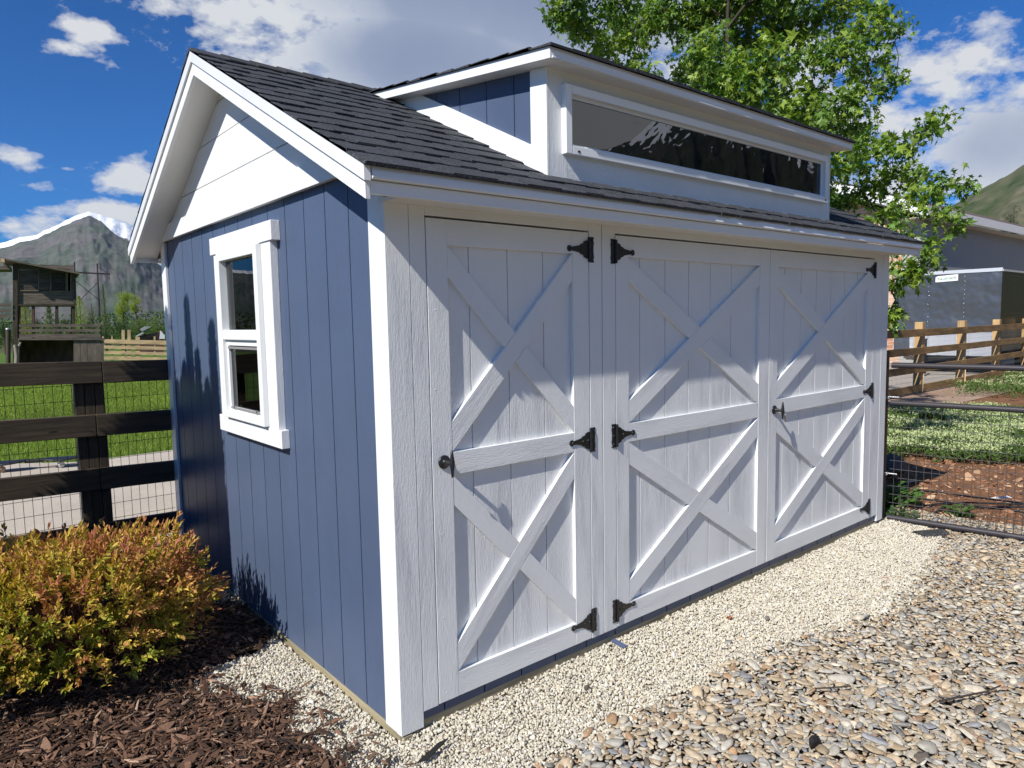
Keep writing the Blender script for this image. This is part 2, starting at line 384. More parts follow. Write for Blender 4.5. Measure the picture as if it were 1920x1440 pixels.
gy = [.303 + .2066 * k for k in range(14)]
# end wall, with the window opening
OW = (1.165, 1.705, 1.135, 2.0)
mb = MB()
grooved(mb, 'y', .018, -1, .012, .02, OW[0], Z0, flat(2.195), gy)
grooved(mb, 'y', .018, -1, .012, OW[1], SD - .02, Z0, flat(2.195), gy)
grooved(mb, 'y', .018, -1, .012, OW[0], OW[1], Z0, flat(OW[2]), gy)
grooved(mb, 'y', .018, -1, .012, OW[0], OW[1], OW[3], flat(2.195), gy)
mb.build('end_wall', BLUE, shed)
# front wall siding (dark band below doors), back and right walls, inner lining
mb = MB(); mb.box(.02, SW - .02, .037, .049, .1105, 2.10); grooved(mb, 'x', .016, -1, .02, .1015, SW - .1005, Z0 + .025, flat(.1100), [.21 + .2032 * k for k in range(20)]); mb.build('front_wall', BLUE, shed)
mb = MB(); grooved(mb, 'x', SD - .018, 1, .012, .02, SW - .02, Z0, flat(2.06), [.2 * k for k in range(1, 21)]); mb.build('back_wall', BLUE, shed)
mb = MB(); grooved(mb, 'y', SW - .018, 1, .012, .02, SD - .02, Z0, lambda a: 2.08 + .49 * min(a, SD - a), gy + [YR])
mb.build('side_wall', BLUE, shed)
mb = MB(); mb.box(.06, SW - .06, .06, SD - .06, .10, .13, (1, 0, 0)); mb.build('floor', INTERIOR, shed)
mb = MB()
for k in range(8):
    x = .12 + k * .57; mb.box(x, x + .04, .045, .13, .131, 2.03)
for y in (.4, .8, 2.1, 2.5, 2.9): mb.box(.042, .12, y, y + .04, .131, 2.15)
mb.box(.042, .10, 1.02, 1.06, .131, 2.15); mb.box(.042, .10, 1.80, 1.84, .131, 2.15); mb.build('wall_stud', INTERIOR, shed, 0, True)
# gable: lap boards + band + trims
mb = MB()
for z0, z1 in ((2.195, 2.414), (2.420, 2.629), (2.635, 2.80)):
    def yy(z): return (max(.02, YE - .015 + (z - ZE + .06) / SL + .02)), min(SD - .02, YR + (ZA - .06 - z) / SLB - .02)
    a, b = yy(z0), yy(z1); mb.prism([(0, a[0], z0), (0, a[1], z0), (0, b[1], z1), (0, b[0], z1)], (.012, 0, 0), (0, 1, 0))
za = ZA - .075
a = yy(2.806); mb.prism([(0, a[0], 2.806), (0, a[1], 2.806), (0, YR, za + .03)], (.012, 0, 0), (0, 1, 0))
mb.prism([(.0125, .02, 2.196), (.0125, SD - .02, 2.196), (.0125, YR, za + .02)], (.012, 0, 0), (0, 1, 0))
mb.build('gable_siding', WHITE, shed)
mb = MB(); zb0, zb1 = 2.19, 2.29
mb.prism([(-.016, .03, zb0), (-.016, SD - .03, zb0), (-.016, SD - .11, zb1), (-.016, .19, zb1)], (.0155, 0, 0), (0, 1, 0)); mb.build('gable_band', WHITE, shed, .0015)
mb = MB(); mb.box(0, .0175, .0365, .118, Z0 + .008, 2.188); mb.box(-.0002, .0009, .0002, .0364, Z0 + .008, 2.188) if False else None; mb.box(-.0005, .017, SD - .1, SD - .001, Z0 + .01, 2.188); mb.build('side_corner_trim', WHITE_S, shed, .002, True)
mb = MB()
mb.box(.001, .101, -.0, .036, .05, 2.055); mb.box(.1035, .172, .0005, .036, .112, 2.055); mb.box(SW - .10, SW - .001, 0, .036, .06, 2.055)
mb.box(3.992, SW - .1035, .0005, .036, .112, 2.055)
mb.box(1.048, 1.129, -.0, .036, .112, 2.055); mb.box(1.134, 1.222, -.0, .036, .112, 2.055)
mb.box(.1725, 1.0475, .0, .036, 2.018, 2.0545, (1, 0, 0)); mb.box(1.2225, 3.9915, .0, .036, 2.018, 2.0545, (1, 0, 0)); mb.build('door_surround', WHITE, shed, .0012, True)
# doors
def hinge(parent, xl, zc, s):
    """T-hinge: leaf on the post, strap towards s"""
    mb = MB(); y = -.0030; w = .046; h = .114
    x0 = xl
    out = []
    for zz, dx in ((-.5, 0), (-.47, .004), (-.40, -.001), (-.28, .003), (-.12, 0), (.12, 0), (.28, .003), (.40, -.001), (.47, .004), (.5, 0)): out.append((x0 + (-s) * (w * .62 + dx), y, zc + zz * h))
    inn = [(x0 + s * .001, y, zc + .5 * h), (x0 + s * .001, y, zc - .5 * h)]
    mb.prism(out + inn, (0, .0035, 0), (0, 0, 1))
    st = [(.0, .040), (.018, .040), (.022, .036), (.030, .036), (.034, .027), (.050, .022), (.058, .016), (.075, .013), (.095, .010), (.108, .008), (.113, .013), (.122, .014), (.130, .010), (.134, .0)]
    poly = [(x0 + s * (.004 + a), y - .001, zc + b) for a, b in st] + [(x0 + s * (.004 + a), y - .001, zc - b) for a, b in st[::-1][1:]]
    mb.prism(poly, (0, .0035, 0), (1, 0, 0))
    mb.tube([(x0 + s * .002, y - .003, zc - .054), (x0 + s * .002, y - .003, zc + .054)], .0068, 8)
    for a, b in ((-.018, .04), (-.018, -.04), (-.018, .0)): mb.lathe((x0 + s * a, y, zc + b), (0, -1, 0), [(.006, 0), (.005, .003), (.0, .004)], 8)
    for a in (.018, .05, .118): mb.lathe((x0 + s * a, y - .001, zc), (0, -1, 0), [(.006, 0), (.005, .003), (0, .004)], 8)
    return mb.build('hinge', BLACK, parent, .0008)
def handle(parent, x, zc, keys=False):
    mb = MB(); y = -.001
    mb.lathe((x - .012, y, zc), (0, -1, 0), [(.027, 0), (.027, .004), (.023, .007), (.013, .009), (.010, .02), (.0085, .052), (.007, .055), (0, .056)], 20)
    mb.lathe((x - .012, y - .056, zc - .054), (0, 0, 1), [(0, 0), (.0045, .003), (.006, .02), (.0095, .045), (.0105, .054), (.0095, .063), (.006, .088), (.0045, .105), (0, .108)], 12)
    h = mb.build('handle', BLACK, parent)
    if keys:
        mb = MB(); c = V((x + .004, y - .062, zc - .012))
        mb.tube([c + V((.006 * math.cos(t * .6), 0, .014 * math.sin(t * .6) - .006)) for t in range(11)], .0012, 5)
        mb.box(c.x - .006, c.x + .008, c.y - .001, c.y + .001, c.z - .055, c.z - .02); mb.box(c.x + .004, c.x + .014, c.y + .002, c.y + .004, c.z - .05, c.z - .018)
        mb.build('key', CHROME, parent)
    return h
def door(x0, x1, lx, rx, grooves, hinges, hs, hx, keys):
    B, T = .115, 2.010; ob, m0, m1, ot = .215, 1.022, 1.112, 1.912; y = .0002
    mb = MB(); grooved(mb, 'x', .0192, -1, .012, x0, x1, B, flat(T), grooves, .006, .005)
    d = mb.build('door', WHITE_H, shed)
    mb = MB()
    mb.box(x0, lx, y, .0187, B, T); mb.box(rx, x1, y, .0187, B, T); mb.build('door_stile', WHITE, d, .0012, True)
    mb = MB()
    e = .0006
    mb.box(lx + e, rx - e, y + .0004, .0187, B, ob, (1, 0, 0)); mb.box(lx + e, rx - e, y + .0004, .0187, m0, m1, (1, 0, 0)); mb.box(lx + e, rx - e, y + .0004, .0187, ot, T, (1, 0, 0)); mb.build('door_rail', WHITE, d, .0012, True)
    mb = MB()
    for z0, z1 in ((ob, m0), (m1, ot)):
        wv = .118 if (rx - lx) < .8 else .110
        a, b = lx + .0008, rx - .0008; z0 += .0008; z1 -= .0008; yf = y + .0008
        g = V((b - a, 0, z1 - z0 - wv))
        mb.prism([(a, yf, z0), (b, yf, z1 - wv), (b, yf, z1), (a, yf, z0 + wv)], (0, .0187 - yf, 0), g)
        # the other diagonal, cut where it meets the through brace
        g2 = V((b - a, 0, -(z1 - z0 - wv))); sl = (z1 - z0 - wv) / (b - a)
        up = lambda x: z1 - sl * (x - a); lo = lambda x: up(x) - wv          # falling brace edges
        tu = lambda x: z0 + wv + sl * (x - a); tl = lambda x: z0 + sl * (x - a)
        xa_up = a + (z1 - z0 - wv) / (2 * sl); xa_lo = a + (z1 - wv - z0 - wv) / (2 * sl)
        xb_up = a + (z1 - z0) / (2 * sl); xb_lo = a + (z1 - wv - z0) / (2 * sl); q = .0008
        mb.prism([(a, yf + .0003, lo(a)), (xa_lo - q, yf + .0003, lo(xa_lo - q)), (xa_up - q, yf + .0003, up(xa_up - q)), (a, yf + .0003, up(a))], (0, .0184 - yf, 0), g2)
        mb.prism([(xb_lo + q, yf + .0003, lo(xb_lo + q)), (b, yf + .0003, lo(b)), (b, yf + .0003, up(b)), (xb_up + q, yf + .0003, up(xb_up + q))], (0, .0184 - yf, 0), g2)
    mb.build('cross_brace', WHITE, d, .0012, True)
    for zc in (1.934, 1.065, .20): hinge(d, hinges, zc, hs)
    if hx: handle(d, hx, 1.08 if not keys else 1.052, keys)
    # nail heads
    mb = MB()
    for xx in (x0 + .03, x1 - .03):
        for zz in (.16, .45, .8, 1.07, 1.35, 1.65, 1.95):
            mb.lathe((xx + random.uniform(-.01, .01), y, zz + random.uniform(-.02, .02)), (0, -1, 0), [(.0028, 0), (.0024, .0008), (0, .0011)], 8)
    mb.build('nail_head', WHITE_S, d, 0, True)
    return d
door(.1765, 1.0435, .270, .942, [.383, .581, .779], 1.046, -1, .240, False)
door(1.2265, 2.583, 1.316, 2.476, [1.42, 1.618, 1.816, 2.01, 2.21], 1.221, 1, None, False)
door(2.588, 3.988, 2.680, 3.892, [2.785, 2.985, 3.183, 3.38, 3.575, 3.765], 3.992, -1, 2.662, True)
# skids
mb = MB(); mb.box(.012, .05, .03, SD - .02, -.06, Z0 - .001, (0, 1, 0)); mb.box(.055, SW - .02, .020, .06, -.06, Z0 + .0245, (1, 0, 0)); mb.box(.0, .0535, -.0, .0245, -.06, .044, (0, 0, 1)) if False else None
mb.box(SW - .05, SW - .012, .07, SD - .02, -.06, Z0 - .001, (0, 1, 0)); mb.box(.055, SW - .055, SD - .06, SD - .02, -.06, Z0 - .001, (1, 0, 0))
mb.box(.0125, .05, .0, .0245, -.06, Z0 - .002, (0, 0, 1)); mb.build('skid', TREATED, shed, .002, True)
# ---- window in the end wall
yc0, yc1 = 1.14, 1.73
win = MB(); xf = -.045
zt0, zt1 = 1.127, 2.010
for a in ((yc0, 1.185, zt0, zt1), (1.69, yc1, zt0, zt1)): win.box(xf, .03, a[0], a[1], a[2], a[3])
win.box(xf + .0006, .03, 1.1855, 1.6895, zt0, 1.163, (0, 1, 0)); win.box(xf + .0006, .03, 1.1855, 1.6895, 1.966, zt1, (0, 1, 0)); win.box(xf + .004, .03, 1.1855, 1.6895, 1.548, 1.60, (0, 1, 0))
wo = win.build('window', VINYL, shed, .003)
mb = MB(); mb.box(-.026, .0175, .985, 1.885, 2.014, 2.105, (0, 1, 0)); mb.build('header_trim', WHITE, wo, .002)
mb = MB(); mb.box(-.022, .0175, .985, 1.885, 1.035, 1.123, (0, 1, 0)); mb.build('sill_trim', WHITE, wo, .002)
mb = MB(); mb.box(-.019, .0175, 1.022, 1.138, 1.1235, 2.0135); mb.box(-.019, .0175, 1.732, 1.848, 1.1235, 2.0135); mb.build('side_trim', WHITE, wo, .002, True)
mb = MB()
for q0, q1 in ((1.164, 1.5475), ): 
    mb.box(-.025, .0, 1.186, 1.212, q0, q1); mb.box(-.025, .0, 1.662, 1.689, q0, q1); mb.box(-.0245, .0, 1.2125, 1.6615, q0, q0 + .022, (0, 1, 0)); mb.box(-.0245, .0, 1.2125, 1.6615, q1 - .03, q1, (0, 1, 0))
mb.build('lower_sash', VINYL, wo, .001)
mb = MB(); mb.box(.004, .03, 1.186, 1.214, 1.60, 1.895); mb.box(.004, .03, 1.66, 1.689, 1.60, 1.895); mb.box(.0045, .03, 1.2145, 1.6595, 1.85, 1.895, (0, 1, 0)); mb.box(-.004, .006, 1.42, 1.50, 1.895, 1.907, (0, 1, 0)); mb.build('upper_sash', smooth_paint('greenish_vinyl', (.6, .68, .64), .3), wo, .002)
mb = MB(); mb.box(-.008, -.005, 1.2, 1.68, 1.60, 1.965); mb.build('glass_pane', GLASS, wo)
mb = MB(); mb.box(-.012, -.009, 1.212, 1.662, 1.186, 1.5175); mb.build('glass_pane', GLASS, wo)
mb = MB(); mb.box(-.03, -.022, 1.21, 1.66, 1.50, 1.512, (0, 1, 0)); mb.box(-.03, -.022, 1.21, 1.66, 1.178, 1.186, (0, 1, 0))
for yy_ in (1.27, 1.60): mb.box(-.034, -.026, yy_, yy_ + .012, 1.176, 1.196)
mb.build('screen_frame', smooth_paint('grey_screen_frame', (.25, .24, .24), .5), wo, 0, True)
# ---- roof: deck, shingles
mb = MB()
def deck(x0, x1, y0, y1, up=.0, t=.018):
    mb.prism([(x0, y0, zt(y0) - up), (x0, y1, zt(y1) - up), (x0, y1, zt(y1) - t - up), (x0, y0, zt(y0) - t - up)], (x1 - x0, 0, 0), (1, 0, 0))
deck(XO + .02, XR - .02, YE, YR, .004); deck(XO + .02, XR - .02, YR, YB, .004)
roof = mb.build('roof', SOFFIT, shed)
m, nt, b = new_mat('asphalt_shingle')
a = nt.nodes.new('ShaderNodeAttribute'); a.attribute_name = 'Col'
g1 = noise(nt, coords(nt, 'Object'), 190, 2, .9); g2 = noise(nt, coords(nt, 'Object'), 9, 3)
c = mixcol(nt, 1.0, a.outputs['Color'], ramp(nt, g1, [(.38, (.35, .35, .36)), (.5, (1, 1, 1)), (.62, (2.6, 2.65, 2.8)), (.68, (5, 5.2, 5.6))]), 'MULTIPLY')
L(nt, c, b.inputs['Base Color']); b.inputs['Roughness'].default_value = .85; bump(nt, b, g1, .8, .003); SHING = m
def shingles(x0, x1, y0, y1, zf, parent, name='shingles', expo=.137):
    """courses of tabs running along x up the slope from y0 to y1 (either direction); zf(y) surface height"""
    sgn = 1 if y1 > y0 else -1; Ltot = abs(y1 - y0); nrm = None
    slope = (zf(y1) - zf(y0)) / (y1 - y0); run = expo / math.sqrt(1 + slope ** 2); n = int(Ltot / run) + 1
    VV = []; FF = []; CC = []
    up = V((0, -slope, 1)).normalized()
    for k in range(n):
        ya = y0 + sgn * k * run; yb = ya + sgn * run * 1.02
        if abs(yb - y0) > Ltot: yb = y1
        if abs(ya - y1) < .01: continue
        layers = [('base', x0, x1)]
        x = x0 - random.uniform(0, .15); tabs = []
        while x < x1:
            w = random.choice((.09, .12, .15, .19, .24)) * random.uniform(.9, 1.1); tabs.append((max(x, x0), min(x + w, x1))); x += w + (random.choice((.05, .08, .11, .14)))
        xb = x0
        segs = []
        while xb < x1 - 1e-4:      # 1 m strips so that the butt line wavers a little
            xe = min(xb + .95 + random.uniform(-.02, .02), x1); segs.append((xb, xe, .0085, 0)); xb = xe + .0015
        segs += [(a_, b_, .0115, .0) for a_, b_ in tabs if b_ - a_ > .02]
        for a_, b_, th, _ in segs:
            j = random.uniform(-.003, .003)
            dk = random.uniform(.85, 1.15)
            col = (.030 * dk, .032 * dk, .036 * dk)
            p = []
            for yy_, tt in ((ya + sgn * j - sgn * .006, th + random.uniform(0, .002)), (yb, .003 if th < .01 else .0062)):
                for xx in (a_, b_):
                    base = V((xx, yy_, zf(yy_)))
                    p.append(base + up * tt); p.append(base + up * -.002)
            b0 = len(VV); VV += p
            # indices: 0 a-top-low,1 a-bot-low,2 b-top-low,3 b-bot-low,4 a-top-up,5,6 b-top-up,7
            FF += [[b0, b0 + 2, b0 + 6, b0 + 4], [b0 + 1, b0 + 3, b0 + 2, b0], [b0, b0 + 4, b0 + 5, b0 + 1], [b0 + 2, b0 + 3, b0 + 7, b0 + 6]]
            CC += [col] * 8
    return np_mesh(name, np.array([v[:] for v in VV]), np.array(FF), SHING, parent, np.array(CC), k=4)
shingles(XO - .012, XR + .012, YE - .022, YR - .01, lambda y: ZE + SL * (y - (YE - .015)), roof)
shingles(XO - .012, XR + .012, YB + .012, YR + .01, lambda y: ZA - SLB * (y - YR), roof)
def ridge_caps(x0, x1, y, z, s1, s2, parent):
    VV = []; FF = []; CC = []; x = x0; w = .14
    while x < x1:
        xe = min(x + .30, x1 + .02); dk = random.uniform(.8, 1.2)
        pr = []
        for xx, lift in ((x, .020), (xe, .008)):
            for dy, sl in ((-w, s1), (-.02, s1), (.02, s2), (w, s2)):
                zz = z - abs(dy) * sl + lift + (.0 if abs(dy) > .05 else .0); pr.append((xx, y + dy, zz))
        for xx, lift in ((x, .008), (xe, .0)):
            for dy, sl in ((-w, s1), (-.02, s1), (.02, s2), (w, s2)): pr.append((xx, y + dy, z - abs(dy) * sl + lift))
        b0 = len(VV); VV += pr
        for i in range(3): FF += [[b0 + i, b0 + i + 1, b0 + 5 + i, b0 + 4 + i], [b0 + 8 + i, b0 + 9 + i, b0 + 1 + i, b0 + i]]
        FF += [[b0, b0 + 4, b0 + 12, b0 + 8], [b0 + 3, b0 + 11, b0 + 15, b0 + 7]]
        CC += [(.028 * dk, .029 * dk, .031 * dk)] * 16; x += .145
    return np_mesh('ridge_cap', np.array(VV), np.array(FF), SHING, parent, np.array(CC), k=4)
ridge_caps(XO - .012, XR - .1, YR, ZA, SL, SLB, roof)
# ---- rakes, eaves, soffits
def chevron(mb, xo, t, top, h, y0, y1):
    """two fascia boards meeting at the ridge: top edge at zt(y)-top, height h"""
    mb.prism([(xo, y0, zt(y0) - top), (xo, YR, ZA - top), (xo, YR, ZA - top - h), (xo, y0, zt(y0) - top - h)], (t, 0, 0), (0, 1, SL))
    mb.prism([(xo, YR + .0008, ZA - top), (xo, y1, zt(y1) - top), (xo, y1, zt(y1) - top - h), (xo, YR + .0008, ZA - top - h)], (t, 0, 0), (0, 1, -SLB))
mb = MB(); chevron(mb, XO - .010, .026, .0, .054, YE - .016, YB + .008); chevron(mb, XR - .014, .026, 0, .054, YE - .016, YB + .008); mb.build('rake_trim', WHITE_M, shed, .002, True)
mb = MB(); chevron(mb, XO, .018, .0575, .058, YE - .004, YB); chevron(mb, XR - .016, .016, .0575, .058, YE - .004, YB); mb.build('rake_board', WHITE, shed, .0015, True)
mb = MB()
mb.prism([(XO + .02, YE - .014, ZE - .004), (XO + .02, YE + .004, ZE + .004), (XO + .02, YE + .004, ZE - .046), (XO + .02, YE - .018, ZE - .046), (XO + .02, YE - .021, ZE - .040)], (XR - XO - .04, 0, 0), (1, 0, 0)); mb.build('drip_edge', WHITE_M, shed, .001)
mb = MB(); mb.box(XO + .02, XR - .02, YE, YE + .018, ZE - .09, ZE - .048, (1, 0, 0)); mb.box(XO + .02, XR - .02, YB - .018, YB, zt(YB) - .10, zt(YB) - .022, (1, 0, 0)); mb.build('eave_board', WHITE, shed, .0015, True)
mb = MB(); mb.box(.0, XR - .02, YE + .0185, -.0005, ZE - .078, ZE - .066, (1, 0, 0)); mb.box(.0, SW, -.0003, .0355, ZE - .079, ZE - .055, (1, 0, 0))
mb.box(.0, XR - .02, SD + .0, YB - .0185, zt(YB) - .09, zt(YB) - .075, (1, 0, 0))
def rs(y): return zt(y) - .024
for y0, y1 in ((YE + .02, YR), (YR, YB - .02)):
    for xa, xb in ((XO + .0185, -.0006), (SW + .001, XR - .0165)):
        mb.prism([(xa, y0, rs(y0)), (xa, y1, rs(y1)), (xa, y1, rs(y1) - .06), (xa, y0, rs(y0) - .06)], (xb - xa, 0, 0), (0, 1, SL))
mb.build('soffit', SOFFIT, shed, 0, True)
# ---- dormer
DX0, DX1, DY, DS = .825, 3.315, .015, .1235
FX0, FX1, FY = .733, 3.400, -.093
def dz(y): return 2.722 + DS * (y - FY)        # roof top line
YM = (2.722 - DS * FY - (ZE - SL * (YE - .015))) / (SL - DS)       # where it meets the main roof
def mr(y): return ZE + SL * (y - (YE - .015))
mb = MB()
def dtri(x, out, y0, y1, zlo, zhi, t):
    mb.prism([(x, y0, zlo(y0)), (x, y1, zlo(y1)), (x, y1, zhi(y1)), (x, y0, zhi(y0))], (t, 0, 0), (0, 0, 1))
yb2 = (2.722 - DS * FY - .05 - (ZE - SL * (YE - .015)) ) / (SL - DS)
cut = [DY + .004, .242, .443, .655, .86, 1.06, yb2 - .01]
for i in range(len(cut) - 1):
    for x, t in ((DX0, .01), (DX1 - .01, .01)):
        dtri(x, 0, cut[i] + (.003 if i else 0), cut[i + 1] - .003, lambda y: mr(y) - .02, lambda y: dz(y) - .047, t)
for x in (DX0 + .0102, DX1 - .0202): mb.prism([(x, DY + .013, mr(DY) - .02), (x, yb2, mr(yb2) - .02), (x, DY + .013, dz(DY) - .047)], (.01, 0, 0))
dorm = mb.build('dormer', BLUE, shed)
mb = MB()
for x, t in ((DX0 - .014, .0135), (DX1 + .0005, .0135)):
    mb.prism([(x, DY - .0005, mr(DY) + .005), (x, yb2 + .02, mr(yb2 + .02) + .003), (x, yb2 - .22, mr(yb2 - .22) + .104), (x, DY + .103, mr(DY + .103) + .104), (x, DY + .103, dz(DY + .103) - .0475), (x, DY - .0005, dz(DY) - .0475)], (t, 0, 0), (0, 1, SL))
mb.build('dormer_side_trim', WHITE, dorm, .0015, True)
tw = (.90, 3.25, 2.338, 2.632); 
mb = MB(); y = DY
mb.box(DX0 + .0005, tw[0] + .03, y, y + .012, 2.2, 2.69); mb.box(tw[1] - .03, DX1 - .0005, y, y + .012, 2.2, 2.69)
mb.box(tw[0] + .0305, tw[1] - .0305, y + .0005, y + .012, 2.2, tw[2] + .03, (1, 0, 0)); mb.box(tw[0] + .0305, tw[1] - .0305, y + .0005, y + .012, tw[3] - .03, 2.69, (1, 0, 0))
mb.build('dormer_front', WHITE_H, dorm)
mb = MB(); f = .038
mb.box(tw[0], tw[0] + f, y - .028, y + .03, tw[2], tw[3]); mb.box(tw[1] - f, tw[1], y - .028, y + .03, tw[2], tw[3])
mb.box(tw[0] + f + .0005, tw[1] - f - .0005, y - .0275, y + .03, tw[2], tw[2] + f, (1, 0, 0)); mb.box(tw[0] + f + .0005, tw[1] - f - .0005, y - .0275, y + .03, tw[3] - f, tw[3], (1, 0, 0))
tr = mb.build('transom_window', VINYL, dorm, .003)
mb = MB(); g = .012; i0, i1, k0, k1 = tw[0] + f, tw[1] - f, tw[2] + f, tw[3] - f
mb.box(i0, i0 + g, y - .004, y + .02, k0, k1); mb.box(i1 - g, i1, y - .004, y + .02, k0, k1); mb.box(i0 + g, i1 - g, y - .0035, y + .02, k0, k0 + g, (1, 0, 0)); mb.box(i0 + g, i1 - g, y - .0035, y + .02, k1 - g, k1, (1, 0, 0)); mb.build('glazing_bead', VINYL, tr)
mb = MB(); mb.box(i0 + g, i1 - g, y + .002, y + .006, k0 + g, k1 - g); mb.build('glass_pane', GLASS2, tr)
mb = MB()
for xx in (tw[0] + .07, tw[1] - .04): mb.box(xx, xx + .014, y - .0295, y - .0275, tw[2] + .012, tw[2] + .02)
mb.build('weep_cap', BLACK, tr, 0, True)
# dormer roof
mb = MB(); ye = YM - .02
mb.prism([(FX0 + .012, FY + .012, dz(FY) - .012), (FX0 + .012, ye, dz(ye) - .012), (FX0 + .012, ye, dz(ye) - .03), (FX0 + .012, FY + .012, dz(FY) - .03)], (FX1 - FX0 - .024, 0, 0), (1, 0, 0))
mb.prism([(FX0 + .012, FY + .012, dz(FY) - .0305), (FX0 + .012, yb2 + .05, dz(yb2 + .05) - .0305), (FX0 + .012, yb2 - .05, dz(yb2 - .05) - .0455), (FX0 + .012, FY + .012, dz(FY) - .0455)], (FX1 - FX0 - .024, 0, 0), (1, 0, 0))
mb.build('dormer_soffit', SOFFIT, dorm)
mb = MB(); mb.box(FX0 + .0125, FX1 - .0125, FY, FY + .0118, dz(FY) - .047, dz(FY), (1, 0, 0))
for x in (FX0, FX1 - .012): mb.prism([(x, FY, dz(FY)), (x, ye + .03, dz(ye + .03)), (x, ye - .13, dz(ye - .13) - .047), (x, FY, dz(FY) - .047)], (.012, 0, 0), (0, 1, DS))
mb.box(FX0 + .0125, FX1 - .0125, FY - .006, FY - .0003, dz(FY) - .044, dz(FY) - .036, (1, 0, 0))
mb.build('dormer_fascia', WHITE_M, dorm, .0015)
shingles(FX0 - .01, FX1 + .01, FY - .012, YM + .05, lambda y: dz(y) + .001, dorm)
# ------------------------------------------------------------------ ground sheets
def sheet(name, poly, z, mat, kind='structure', label=None, cat=None, th=None):
    me = bpy.data.meshes.new(name)
    me.from_pydata([(x, y, z) for x, y in poly], [], [list(range(len(poly)))]); me.materials.append(mat); me.update()
    return tag(link_obj(name, me), kind=kind, label=label, cat=cat)
def ground_mat(name, stops, scale=1.2, fine=60, bs=.6, bd=.01, rough=.95):
    m, nt, b = new_mat(name)
    n1 = noise(nt, coords(nt, 'Object'), scale, 8, .62); n2 = noise(nt, coords(nt, 'Object'), fine, 5, .7)
    c = ramp(nt, n1, stops); c = mixcol(nt, 1.0, c, ramp(nt, n2, [(.3, (.6, .6, .6)), (.7, (1.3, 1.3, 1.3))]), 'MULTIPLY')
    L(nt, c, b.inputs['Base Color']); b.inputs['Roughness'].default_value = rough; b.inputs['Specular IOR Level'].default_value = .2
    bump(nt, b, n2, bs, bd); return m
M_FIELD = ground_mat('field', [(.35, (.05, .075, .02)), (.65, (.11, .11, .05))], .05, 3)
M_SOIL = ground_mat('soil', [(.35, (.20, .095, .048)), (.65, (.31, .16, .085))], 2.5, 110, .9, .02)
M_DIRT = ground_mat('dirt', [(.35, (.30, .20, .14)), (.65, (.42, .30, .22))], 1.5, 60)
M_BED = ground_mat('gravel_bed', [(.35, (.16, .13, .10)), (.65, (.30, .25, .19))], 8, 120)
M_MULCHBED = ground_mat('mulch_bed', [(.35, (.018, .011, .008)), (.65, (.04, .024, .017))], 8, 120)
M_CONC = ground_mat('concrete', [(.3, (.44, .38, .31)), (.7, (.54, .475, .39))], 1.1, 160, .15, .002, .85)
M_DRIVE = ground_mat('driveway', [(.3, (.36, .32, .27)), (.7, (.46, .41, .35))], .7, 90, .15, .002, .85)
M_LAWN = ground_mat('lawn', [(.35, (.07, .13, .018)), (.65, (.11, .19, .03))], .8, 40, .8, .02)
sheet('ground', [(-9000, -9000), (9000, -9000), (9000, 9000), (-9000, 9000)], -.09, M_FIELD)
sheet('garden_soil', [(4.30, -2.2), (13, -6), (40, -6), (40, 3.2), (8, 3.9), (4.30, 4.2)], -.02, M_SOIL)
sheet('yard', [(-9, -9), (9, -9), (4.30, .1), (4.30, 3.3), (-9, 3.3)], -.03, M_BED)
sheet('mulch_bed', [(-.3, 2.95), (-.08, 2.36), (-.06, 1.92), (.008, 1.30), (-.17, 1.13), (-.40, 1.08), (-.467, .966), (-.372, .763), (-.181, .537), (-.294, .43), (-.228, .275), (-.256, .165), (-.225, .05), (-.3, -.9), (-4, -.9), (-4, 2.95)], -.012, M_MULCHBED)
sheet('path', [(-14, 3.35), (-.2, 3.35), (6, 4.1), (6, 7.55), (1.2, 7.75), (.1, 7.7), (-.7, 8.3), (-2.5, 9.4), (-14, 12)], -.004, M_CONC)
sheet('lawn', [(-.7, 8.3), (.1, 7.7), (1.2, 7.75), (6, 7.55), (14, 9), (16, 60), (-14, 60), (-14, 12), (-2.5, 9.4)], -.01, M_LAWN)
sheet('driveway', [(11.4, 3.7), (60, 3.2), (60, 9.0), (22.5, 9.0), (14, 16), (11.4, 16)], -.010, M_DRIVE)
sheet('driveway_verge', [(9, 2.4), (16, 2.2), (30, 1.2), (30, 3.15), (16, 3.5), (9, 3.8)], -.012, M_DIRT)

# ------------------------------------------------------------------ gravel, river rock, mulch
icv, icf = ico(1)
def stone_protos(n, jag, flat=1.0, smooth_pow=1.0):
    out = []
    for k in range(n):
        r = np.random.default_rng(50 + k + int(jag * 100)); v = icv.copy()
        for _ in range(7):
            d = r.normal(size=3); d /= np.linalg.norm(d); c = r.uniform(.45, .85)
            dd = v @ d; v = v - np.outer(np.maximum(dd - c, 0) * jag, d)
        v *= (1 + r.normal(0, .035, len(v)))[:, None]; out.append(v)
    return out
CREAM = [(-.3, 2.95), (-.08, 2.36), (-.06, 1.92), (.05, 1.35), (.008, 1.25), (-.17, 1.13), (-.40, 1.08), (-.467, .966), (-.372, .763), (-.181, .537), (-.294, .43), (-.228, .275), (-.256, .165), (-.225, .05), (-.3, -.5), (-.1, -.46), (.254, -.411), (.457, -.421), (.833, -.468), (1.149, -.472), (1.594, -.48), (2.19, -.60), (2.546, -.69), (3.1, -.66), (3.625, -.542), (4.207, -.40), (4.5, -.2), (4.42, .08), (4.2, .06), (.03, .06), (.03, 2.9)]
MULCH = [(-.3, 3.0), (-.08, 2.36), (-.06, 1.92), (.005, 1.78), (.005, 1.35), (-.17, 1.13), (-.40, 1.10), (-.467, .966), (-.372, .763), (-.181, .537), (-.294, .43), (-.228, .275), (-.256, .165), (-.225, .05), (-.3, -.9), (-2.6, -.9), (-2.6, 3.0)]
